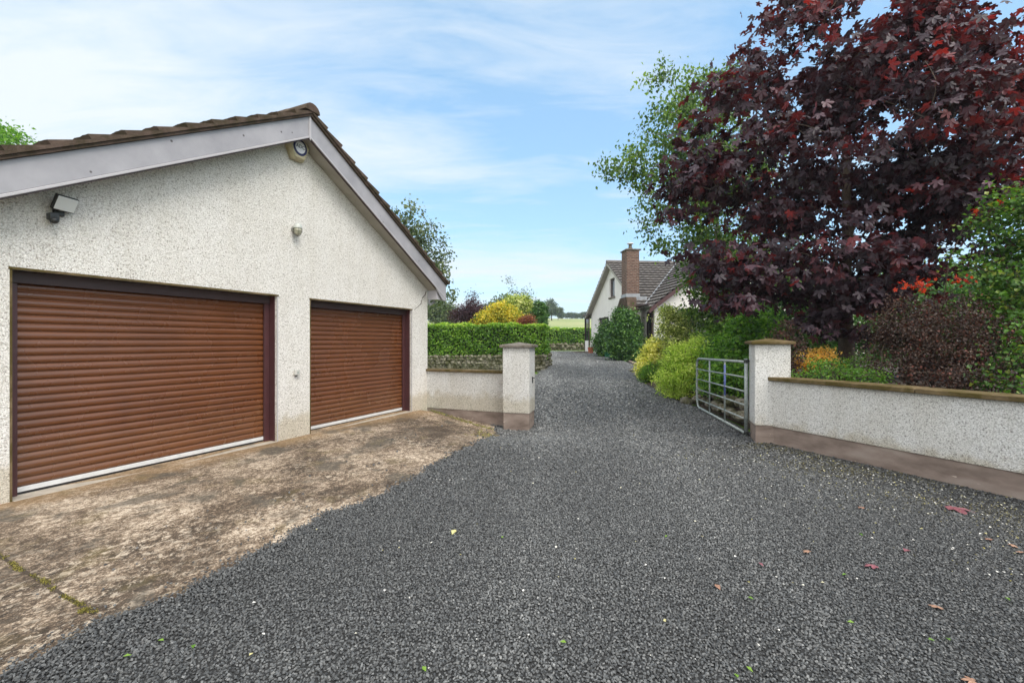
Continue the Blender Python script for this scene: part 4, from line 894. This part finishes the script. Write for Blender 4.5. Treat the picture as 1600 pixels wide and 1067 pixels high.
# shrubs on the right garden side
plant('cotoneaster_bush', 'leafy green shrub with arching sprays over the far right of the garden wall', 'shrub', (6.3, 5.7, .6),
      [(1605, 340, 6, .46), (1640, 430, 6, .66), (1590, 480, 5.9, .36), (1600, 590, 5.4, .36), (1552, 412, 6.1, .24), (1515, 398, 6.2, .15), (1555, 350, 6.1, .2), (1660, 320, 6, .5), (1560, 470, 6, .2), (1610, 535, 5.6, .36)], L_mid, ROUND, 250, 34, .11, .062, r0=.03, stems=4, up=.7, tvar=.26)
plant('barberry_bush', 'dense dark purple-brown small-leaved shrub behind the mossy coping', 'shrub', (5.5, 6.3, .6),
      [(1400, 560, 6.5, .36), (1440, 530, 6.4, .46), (1490, 520, 6.2, .5), (1540, 545, 6.0, .42), (1470, 580, 6.0, .35), (1520, 590, 5.8, .3), (1420, 500, 6.6, .36), (1385, 520, 6.7, .28), (1550, 590, 5.6, .25)], L_barb, ROUND, 330, 66, .085, .032, r0=.02, stems=6, up=.4, tvar=.25)
plant('flowering_currant', 'sprig of vivid red leaves showing between the maple and the green shrub', 'shrub', (6.3, 6.9, .6),
      [(1492, 436, 6.2, .10), (1508, 438, 6.2, .08), (1430, 452, 6.3, .10), (1445, 448, 6.3, .08), (1415, 447, 6.3, .06), (1530, 330, 6.3, .08), (1565, 320, 6.3, .08), (1350, 460, 6.4, .04)], L_red, MAPLE, 20, 4, .045, .038, r0=.012, up=.4, tvar=.25)
plant('golden_spirea', 'patch of amber-yellow leaves beside the maple trunk', 'shrub', (4.85, 7.35, .5), [(1268, 565, 7.3, .15), (1290, 563, 7.3, .15), (1252, 570, 7.3, .10), (1280, 556, 7.4, .12)], L_orange, OVAL, 60, 34, .06, .042, r0=.012, stems=3, up=.7)
plant('low_hypericum', 'low bright green leafy plants spilling onto the coping beneath the maple', 'plant', (4.5, 6.7, .55),
      [(1250, 585, 6.7, .13), (1275, 582, 6.7, .16), (1300, 583, 6.6, .16), (1325, 584, 6.5, .15), (1350, 590, 6.4, .13), (1370, 594, 6.35, .10), (1335, 575, 6.9, .2), (1290, 575, 6.9, .14)], L_green, OVAL, 110, 34, .06, .034, r0=.008, stems=6, up=.8)
plant('purple_weigela', 'drooping dark twiggy shrub close behind the right pillar cap', 'shrub', (4.5, 7.4, .5), [(1240, 560, 7.2, .14), (1238, 540, 7.2, .14), (1240, 580, 7.1, .10), (1225, 520, 7.3, .18)], L_barb, ROUND, 40, 26, .07, .04, r0=.012, stems=2, up=.3)
# shrubs by the gate and house
plant('feathery_shrub', 'large feathery lime-green shrub at the free end of the gate', 'shrub', gbase(1070, 10.6), [(1070, 585, 10.4, .48), (1050, 595, 10.5, .36), (1085, 560, 10.5, .45), (1062, 565, 10.7, .42), (1100, 590, 10.2, .42), (1080, 605, 10.1, .40), (1052, 575, 10.8, .34)], L_lime, NARROW, 210, 75, .085, .072, r0=.02, stems=6, up=.9, tvar=.22)
plant('green_shrub', 'bright green leafy shrub behind the metal gate', 'shrub', gbase(1135, 9.6, .35), [(1130, 558, 9.8, .38), (1150, 562, 9.3, .42), (1140, 590, 8.9, .38), (1118, 572, 9.9, .3), (1118, 600, 9.2, .33), (1165, 535, 9.4, .5), (1160, 585, 8.6, .30), (1180, 520, 9.8, .5)], L_green, ROUND, 300, 40, .11, .07, r0=.02, stems=5, up=.6, tvar=.25)
plant('variegated_shrub', 'upright olive and cream variegated shrub with bristling shoots', 'shrub', gbase(1052, 13.6), [(1050, 530, 13.4, .48), (1045, 505, 13.4, .36), (1060, 508, 13.4, .40), (1055, 548, 13.2, .46), (1075, 535, 13.5, .4), (1046, 488, 13.4, .2, 3), (1064, 491, 13.4, .2, 3), (1076, 505, 13.4, .2, 2)], L_speck, OVAL, 240, 52, .10, .065, r0=.02, stems=5, up=.9, tvar=.25)
plant('golden_shrub', 'cream and yellow leaved mound shrub leaning onto the drive edge', 'shrub', gbase(1018, 13.4), [(1022, 548, 13.4, .28), (1014, 565, 13.3, .30), (1028, 560, 13.4, .3), (1010, 580, 13.2, .24), (1024, 538, 13.5, .18)], L_cream, ROUND, 130, 50, .08, .065, r0=.02, stems=4, up=.9, tvar=.22)
plant('small_green_shrub', 'small rounded green shrub at the foot of the golden mound shrub', 'shrub', gbase(1017, 12.9), [(1012, 583, 12.8, .22), (1024, 580, 12.8, .26), (1005, 588, 12.8, .14)], L_green, NARROW, 90, 50, .06, .045, r0=.012, stems=3, up=.9)
plant('leafy_shrub', 'mid-green leafy shrub between the variegated shrub and the birch', 'shrub', gbase(1100, 12.4, .5), [(1128, 525, 12.4, .45), (1120, 545, 12, .45), (1140, 520, 12.5, .5)], L_green, OVAL, 150, 60, .12, .06, r0=.02, stems=4, up=.7)
plant('wall_climber', 'tall dark glossy climber covering the chimney breast of the bungalow', 'climbing plant', gbase(982, 20.9), [(978, 504, 21.0, .46), (974, 520, 20.9, .52), (980, 540, 20.8, .5), (968, 545, 21, .46), (984, 518, 20.8, .34), (972, 495, 21.1, .3), (985, 502, 20.8, .28), (984, 552, 20.7, .36), (964, 530, 21.4, .4), (986, 532, 20.6, .3)], L_dark, ROUND, 360, 70, .16, .10, r0=.03, stems=4, up=.3, tvar=.22)
plant('laurel_bush', 'rounded dark green bush in front of the white gable wall, left of the tall climber', 'shrub', gbase(948, 24.3), [(946, 530, 24.3, .55), (955, 540, 24.1, .55), (942, 540, 24.3, .45), (958, 522, 24.2, .45), (948, 515, 24.4, .35)], L_dark, ROUND, 190, 60, .15, .10, r0=.03, stems=4, up=.3, tvar=.22)

def hedge(name, label, cen, a, b, h, mat, size, dens, corem, org=None, shelf=.05, cat='hedge'):
    """clipped hedge: real leaves through a thick shell round a twiggy core; cen = base centre, a,b half vectors"""
    cen, a, b = (np.array(q, float) for q in (cen, a, b)); t = thing(name, label, cat, cen); la, lb = np.linalg.norm(a), np.linalg.norm(b)
    m = M(); m.box(cen+UP*.05, a*(1-.12/la), b*(1-.12/lb), h-.17); obj('twig_core', m, corem, t)
    fs = [(cen-b, 2*a, UP*h, -b/lb, 4*la*h/2), (cen+b, 2*a, UP*h, b/lb, 4*la*h/2), (cen-a, 2*b, UP*h, -a/la, 2*lb*h), (cen+a, 2*b, UP*h, a/la, 2*lb*h), (cen+UP*h, 2*a, 2*b, UP, 4*la*lb)]
    PP, OO = [], []
    for i, (c0, e1, e2, nn, area) in enumerate(fs):
        n = int(area*dens); q = rng.random((n, 2)); 
        p = c0+(q[:, :1]-.5)*e1+(q[:, 1:2]-(.5 if i == 4 else 0))*e2
        bump = .035*np.sin(p[:, 0]*3+p[:, 2]*4)+.03*np.sin(p[:, 0]*7.3+1)+.02*np.sin(p[:, 2]*11+p[:, 0]*5)
        p = p+nn*(bump-np.abs(rng.normal(0, shelf, n)))[:, None]+nn*.02; PP.append(p); OO.append(np.tile(nn, (n, 1)))
    PP = np.concatenate(PP); OO = np.concatenate(OO); n = len(PP); topw = .38*np.clip((PP[:, 2]-cen[2]-h+.12)/.12, 0, 1)  # topw: light falling on the hedge top, put into the leaf tint
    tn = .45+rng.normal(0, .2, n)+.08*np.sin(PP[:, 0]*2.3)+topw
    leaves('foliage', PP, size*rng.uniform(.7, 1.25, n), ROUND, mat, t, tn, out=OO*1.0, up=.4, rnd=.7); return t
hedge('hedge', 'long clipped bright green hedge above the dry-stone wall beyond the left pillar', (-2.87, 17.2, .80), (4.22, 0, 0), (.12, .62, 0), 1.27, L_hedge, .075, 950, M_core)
hedge('hedge', 'far low clipped hedge across the end of the drive', (1.0, 37.0, .95), (8.5, .1, 0), (0, .5, 0), 1.55, L_hedge, .13, 320, M_core)
def drystone(name, label, p0, p1, z0, z1, rng_r, seed):
    p0, p1 = np.array(p0, float), np.array(p1, float); L = np.linalg.norm(p1-p0); d = (p1-p0)/L; m = M(); z = z0; k = 0; nn = np.array([d[1], -d[0], 0])
    m.para(p0+UP*z0-nn*.02, d*L, -nn*.35, UP*(z1-z0-.05))
    while z < z1:
        s = rng.uniform(0, .15); hh = rng.uniform(*rng_r)
        while s < L:
            h_ = hh*rng.uniform(.7, 1.25); ww_ = h_*rng.uniform(.9, 1.8); rock(m, p0+d*(s+ww_/2)+UP*(z+hh/2)-nn*.03, h_*.62, seed+k, ww_/h_, 1.0, .95); s += ww_*.95; k += 1
        z += hh*.82
    return tag(obj(name, m, M_stoned, org=(p0+p1)/2, smooth=False), label, 'wall')
drystone('stone_wall', 'mossy dry-stone wall under the long clipped hedge', (-7.1, 16.35, 0), (1.15, 16.4, 0), .34, .86, (.06, .15), 1000)
drystone('stone_wall', 'short return of mossy stones at the drive end of the long hedge', (1.15, 16.4, 0), (1.5, 17.9, 0), .38, .86, (.10, .18), 4000)
drystone('stone_wall', 'low dark stone wall at the foot of the far hedge', (-7.5, 36.4, 0), (9.5, 36.5, 0), .7, 1.25, (.18, .3), 5000)

# garden trees and shrubs beyond the hedge
plant('plum_tree', 'dark purple shrub with feathery shoots poking above the hedge beside the garage', 'shrub', gbase(738, 21.5), [(735, 492, 21.5, .55), (745, 497, 21.5, .6), (722, 497, 21.5, .5), (742, 478, 21.5, .35), (738, 468, 21.5, .22), (727, 480, 21.5, .2), (750, 466, 21.5, .12)], L_plum, NARROW, 150, 60, .16, .10, r0=.04, stems=4, up=.4)
plant('golden_conifer', 'round golden-yellow bush above the middle of the hedge', 'shrub', gbase(783, 20.6), [(783, 495, 20.6, .6), (765, 503, 20.6, .5), (798, 500, 20.6, .5), (783, 484, 20.6, .33), (748, 508, 20.6, .25)], L_yellow, ROUND, 220, 70, .12, .085, r0=.03, stems=5, up=.8, tvar=.28)
plant('variegated_maple', 'pale variegated small tree behind the golden bush with wispy top shoots', 'tree', gbase(818, 23.5), [(812, 482, 23.5, .55), (818, 487, 23.5, .5), (800, 478, 23.5, .45), (815, 474, 23.5, .35)], L_speck, ROUND, 190, 60, .15, .10, trunk=(.55, 23.5, 2.6), r0=.05, up=.6)
plant('red_shrub', 'small red-brown leaved shrub between golden bush and columnar tree', 'shrub', gbase(828, 19.9), [(825, 502, 19.9, .2), (818, 506, 19.9, .2)], tintmat('russet_leaf', [(0, (.10, .03, .015)), (1, (.38, .13, .06))], .6, .3), OVAL, 60, 40, .10, .07, r0=.02, stems=3)
plant('columnar_tree', 'clipped dark green columnar tree rising above the end of the hedge', 'tree', gbase(843, 22.0), [(843, 483, 22, .30, 3), (843, 492, 22, .34, 3), (843, 500, 22, .35, 3), (843, 510, 22, .35, 3), (843, 477, 22, .20)], L_dark, OVAL, 200, 70, .07, .09, trunk=(1.33, 22, 2.9), r0=.05, shell=.8, up=.3)
plant('wispy_sapling', 'thin sapling with sparse blue-green leaves against the sky above the hedge', 'tree', gbase(805, 25), [(795, 438, 25, .25), (805, 455, 25, .4), (800, 462, 25, .4), (827, 458, 25, .3), (820, 466, 25, .35)], L_far, NARROW, 26, 12, .14, .13, trunk=(.35, 25, 4.0), r0=.03, rmin=.006)
plant('rowan_tree', 'open feathery green tree showing past the right slope of the garage roof', 'tree', gbase(655, 20), [(635, 330, 20, .7), (660, 350, 20, .6), (650, 375, 20, .7), (680, 395, 20, .75), (640, 400, 20, 1.0), (665, 420, 20, .9), (690, 430, 20, .6), (700, 450, 20, .5), (690, 465, 20, .45), (670, 450, 20, .9), (712, 462, 20, .3), (600, 380, 20, 1.0), (676, 345, 20, .25)],
      L_row, OVAL, 190, 26, .18, .15, trunk=(-4.3, 20, 5.6), r0=.10, rmin=.014, up=.5, shell=.4, leafname='crown', tvar=.22)
plant('ash_tree', 'treetop of fresh green leaves peeping over the garage roof at the far left', 'tree', (-16.0, 14, .6), [(0, 225, 14, .6), (12, 218, 14, .4), (-40, 240, 14, 1.1), (28, 214, 14, .2), (15, 240, 14, .6)], L_green, OVAL, 130, 45, .2, .11, trunk=(-15.8, 14, 6.6), r0=.14, leafname='crown')
# far trees on the skyline
def fartree(px, py_top, py_bot, Yd, wpx, label, mat=L_far, n=60, name='field_tree', group=None, lf=.42):
    x = (px-CX)/F*Yd; zt_ = H0-(py_top-CY)/F*Yd; zb_ = min(h1(x, Yd), H0-(py_bot-CY)/F*Yd) ; r = wpx/2/F*Yd; hgt = zt_-zb_; cy_ = CY
    bl = []
    for k in range(7):
        bl.append((px+rng.uniform(-.28, .28)*wpx, CY-(zb_+hgt*rng.uniform(.45, .78)-H0)*F/Yd, Yd, max(r, hgt*.3)*rng.uniform(.38, .55)))
    plant(name, label, 'tree', (x, Yd, h1(x, Yd)), bl, mat, ROUND, n, 34, r*.16, lf, trunk=(x, Yd, zb_+hgt*.6), r0=.18*hgt/6, up=.5, leafname='crown', group=group, rmin=.02)
fartree(862, 468, 500, 150, 30, 'tallest dark tree on the skyline, just right of the columnar tree', n=110, lf=.5)
fartree(872, 480, 500, 170, 16, 'dark tree crowding the right foot of the tallest skyline tree', n=60, lf=.5)
for i, px in enumerate((879, 886, 893, 900, 907, 914, 922)):
    fartree(px, 488+(2 if i % 3 == 0 else 0), 500, 225, 11, 'grey-green field tree in the distant row on the skyline', n=45, group='trees along the far field edge', lf=.6)
fartree(690, 472, 500, 62, 50, 'broad green dome-shaped tree in the field just past the garage corner', L_row, n=150, lf=.3)
fartree(655, 470, 500, 66, 40, 'green tree beyond the garage, mostly hidden by its corner', L_row, n=80, lf=.3)
fartree(785, 464, 500, 75, 60, 'wide dark tree mound behind the golden bush', n=150, lf=.35)
fartree(760, 474, 500, 70, 36, 'dark low tree between the purple shrub and golden bush', n=100, lf=.33)
fartree(825, 466, 500, 78, 26, 'dark tree behind the variegated small tree', n=80, lf=.35)
for i, (px, Yd, w_, tp) in enumerate([(1200, 30, 90, 400), (1290, 34, 110, 380), (1400, 30, 110, 390), (1500, 28, 100, 380), (1590, 26, 110, 370)]):
    fartree(px, tp+20, 530, Yd, w_, ['bright green tree behind the lower left of the maple', 'green tree seen through the maple left of its trunk', 'green tree seen through the maple right of its trunk', 'green tree behind the barberry shrub', 'green tree at the far right behind the arching shrub'][i], L_birch, n=150, lf=.22)

# ---------------------------------------------------------------- litter and moss
def leafobj(px, py, size, mat, label, group, tmpl=OVAL, tintv=.5):
    Yd = F*(H0-0)/(py-CY); x = (px-CX)/F*Yd; z = h1(x, Yd)+.034
    for _ in range(3): Yd = F*(H0-z)/(py-CY); x = (px-CX)/F*Yd; z = h1(x, Yd)+.034
    P = np.array([[x, Yd, z]]); o = leaves('fallen_leaf', P, np.array([size]), tmpl, mat, None, np.array([tintv]), up=4, rnd=.25)
    me = o.data; 
    co = np.empty(len(me.vertices)*3, np.float32); me.vertices.foreach_get('co', co); co = co.reshape(-1, 3)-P.astype(np.float32); me.vertices.foreach_set('co', co.ravel()); o.location = P[0]
    tag(o, label, 'leaf', group)
L_fall = tintmat('fallen_brown_leaf', [(0, (.12, .045, .035)), (.5, (.22, .10, .07)), (1, (.34, .20, .13))], .6)
L_fpurp = tintmat('fallen_purple_leaf', [(0, (.13, .035, .045)), (1, (.26, .09, .11))], .5)
leafobj(1490, 792, .15, L_fpurp, 'large flat purple-red maple leaf lying on the gravel near the wall plinth', None, MAPLE, .4)
leafobj(1413, 861, .07, L_fpurp, 'long dull purple leaf on the gravel below the big maple leaf', None, OVAL, .4)
leafobj(1365, 883, .05, L_fpurp, 'small crumpled mauve leaf beside white petals on the gravel', None, MAPLE, .8)
leafobj(1185, 878, .05, L_fpurp, 'narrow pink-purple leaf alone on the open gravel', None, NARROW, .9)
leafobj(1117, 912, .055, L_fall, 'curled tan-brown leaf leftmost on the open gravel', None, OVAL, .8)
leafobj(1464, 948, .04, L_fall, 'pale brown crumpled leaf near the right bottom of the drive', None, MAPLE, .9)
leafobj(608, 826, .0, L_fall, 'x', None) if False else None
leafobj(712, 827, .07, L_cream, 'pale dry leaf on gravel near the concrete apron', None, OVAL, .9)
for (px, py) in ((1347, 792), (1548, 842), (1580, 851), (1263, 861), (1520, 1063), (1597, 862)): leafobj(px, py, .034, L_fall, 'small rust-orange leaf on the gravel towards the right wall', 'rust-orange leaves on the gravel', MAPLE, rng.uniform(.6, 1))
for (px, py) in ((885, 1003), (1168, 962-30), (1342, 833), (1323, 896), (1570, 932), (1485, 1000), (1335, 972), (1166, 1040), (1153, 1058), (660, 1040), (303, 1006), (256, 1000), (192, 1025), (784, 840), (1043, 836), (1450, 998)):
    leafobj(px, py, .032, L_green, 'little green leaf or sprig dropped on the gravel', 'green leaves on the gravel', OVAL, rng.uniform(.6, 1))
# petals and pale flecks: a drift along the right wall and odd ones elsewhere
n = 900; t_ = rng.uniform(-1.2, 2.6, n); off = rng.gamma(2.0, .42, n); px_ = 4.61-.385*t_-.923*off; py_ = 4.1+.923*t_-.385*off
n2 = 160; px_ = np.concatenate([px_, rng.uniform(-1.5, 4, n2)]); py_ = np.concatenate([py_, rng.uniform(2, 8, n2)])
k = (px_ > Lx(py_)) & (py_ > 1.6); px_, py_ = px_[k], py_[k]; pz_ = Hh(px_, py_)+.030
tn_ = rng.random(len(px_))
o = leaves('petal_litter', np.column_stack([px_, py_, pz_]), rng.uniform(.006, .022, len(px_)), ROUND, tintmat('petals', [(0, (.30, .26, .06)), (.4, (.52, .48, .25)), (.6, (.72, .70, .64)), (1, (.7, .68, .64))], .6), None, tn_, up=3, rnd=.5)
tag(o, 'pale petals and flecks scattered on the gravel along the right wall', 'petals', kind='stuff')
n = 15000; t_ = rng.uniform(-1.5, 2.6, n); off = rng.gamma(1.6, .34, n)+.005; dx_ = 4.61-.385*t_-.923*off; dy_ = 4.1+.923*t_-.385*off
hn = np.sin(dx_*4+np.sin(dy_*3)*1.5)+np.sin(dy_*5.1+dx_*2)+rng.normal(0, .8, n); k = (hn > -.2) & (dy_ > 1.6); dx_, dy_ = dx_[k], dy_[k]
o = leaves('leaf_debris', np.column_stack([dx_, dy_, Hh(dx_, dy_)+.024]), rng.uniform(.008, .022, len(dx_)), NARROW, tintmat('dry_debris', [(0, (.03, .025, .012)), (.4, (.09, .08, .03)), (.75, (.17, .15, .06)), (1, (.30, .26, .12))], .9), None, rng.random(len(dx_)), up=2, rnd=.7)
tag(o, 'olive and brown crumbs of moss and dead leaf along the foot of the right wall', 'debris', kind='stuff')
# moss in the concrete joint, lower left
P_ = []; a, b = (np.array([-4.0, 3.36]), np.array([-2.22, 2.42]))
n = 3600; q = rng.random(n); q = q[np.sin(q*31)+np.sin(q*77+1)+rng.normal(0, .5, n) > .1]; n = len(q); pp_ = a+(b-a)*q[:, None]+rng.normal(0, .008, (n, 2))+np.stack([np.sin(q*23), np.cos(q*19)], 1)*.006; 
for (cx_, cy_, r_, nn_) in ((-3.93, 3.18, .10, 900), (-2.30, 2.45, .022, 300), (-3.9, 3.34, .05, 400)): pp_ = np.concatenate([pp_, np.array([cx_, cy_])+rng.normal(0, r_*.5, (nn_, 2))])
zz = Hh(pp_[:, 0], pp_[:, 1])+rng.uniform(.001, .012, len(pp_))
o = leaves('joint_moss', np.column_stack([pp_, zz]), rng.uniform(.005, .011, len(pp_)), ROUND, tintmat('moss', [(0, (.05, .05, .01)), (.5, (.14, .12, .02)), (1, (.26, .22, .04))], .9), None, rng.random(len(pp_)), up=1, rnd=.8)
tag(o, 'yellow-green moss in the joint across the concrete apron', 'moss', kind='stuff')
# joint groove
m = M(); d = (b-a)/np.linalg.norm(b-a); nn_ = np.array([-d[1], d[0]]); rows = []
for q in np.linspace(0, 1, 40):
    c_ = a+(b-a)*q; rows.append([(*(c_+nn_*.009), h1(*(c_+nn_*.009))+.0035), (*(c_-nn_*.009), h1(*(c_-nn_*.009))+.0035)])
m.grid(rows); tag(obj('slab_joint', m, M_soil), kind='structure')
# weeds where the apron meets the low wall and pillar
n = 700; q = rng.random(n); wa = np.array([-1.75, 9.8]); wb = np.array([-.35, 9.0]); pp_ = wa+(wb-wa)*q[:, None]+rng.normal(0, .03, (n, 2)); pp_ = np.concatenate([pp_, np.array([-.45, 8.2])+rng.normal(0, 1, (260, 2))*[.14, .3]])
o = leaves('apron_weeds', np.column_stack([pp_, Hh(pp_[:, 0], pp_[:, 1])+.01]), rng.uniform(.015, .045, len(pp_)), NARROW, tintmat('weeds', [(0, (.10, .11, .02)), (.5, (.22, .21, .05)), (1, (.4, .36, .12))], .8), None, rng.random(len(pp_)), up=.3, rnd=.6)
tag(o, 'tiny yellowish weeds and moss along the foot of the low wall', 'weeds', kind='stuff')

# ---------------------------------------------------------------- thin summer haze
hm = bpy.data.materials.new('air'); hm.use_nodes = True; nt = hm.node_tree; nt.nodes.clear(); out = N(nt, 'ShaderNodeOutputMaterial')
pv = N(nt, 'ShaderNodeVolumePrincipled', {'Color': (.80, .88, 1.0, 1), 'Density': .0006, 'Anisotropy': .2}); nt.links.new(pv.outputs[0], out.inputs['Volume'])
m = M(); m.para((-520, -70, -9), (1040, 0, 0), (0, 1290, 0), (0, 0, 45)); tag(obj('haze', m, hm), kind='stuff')
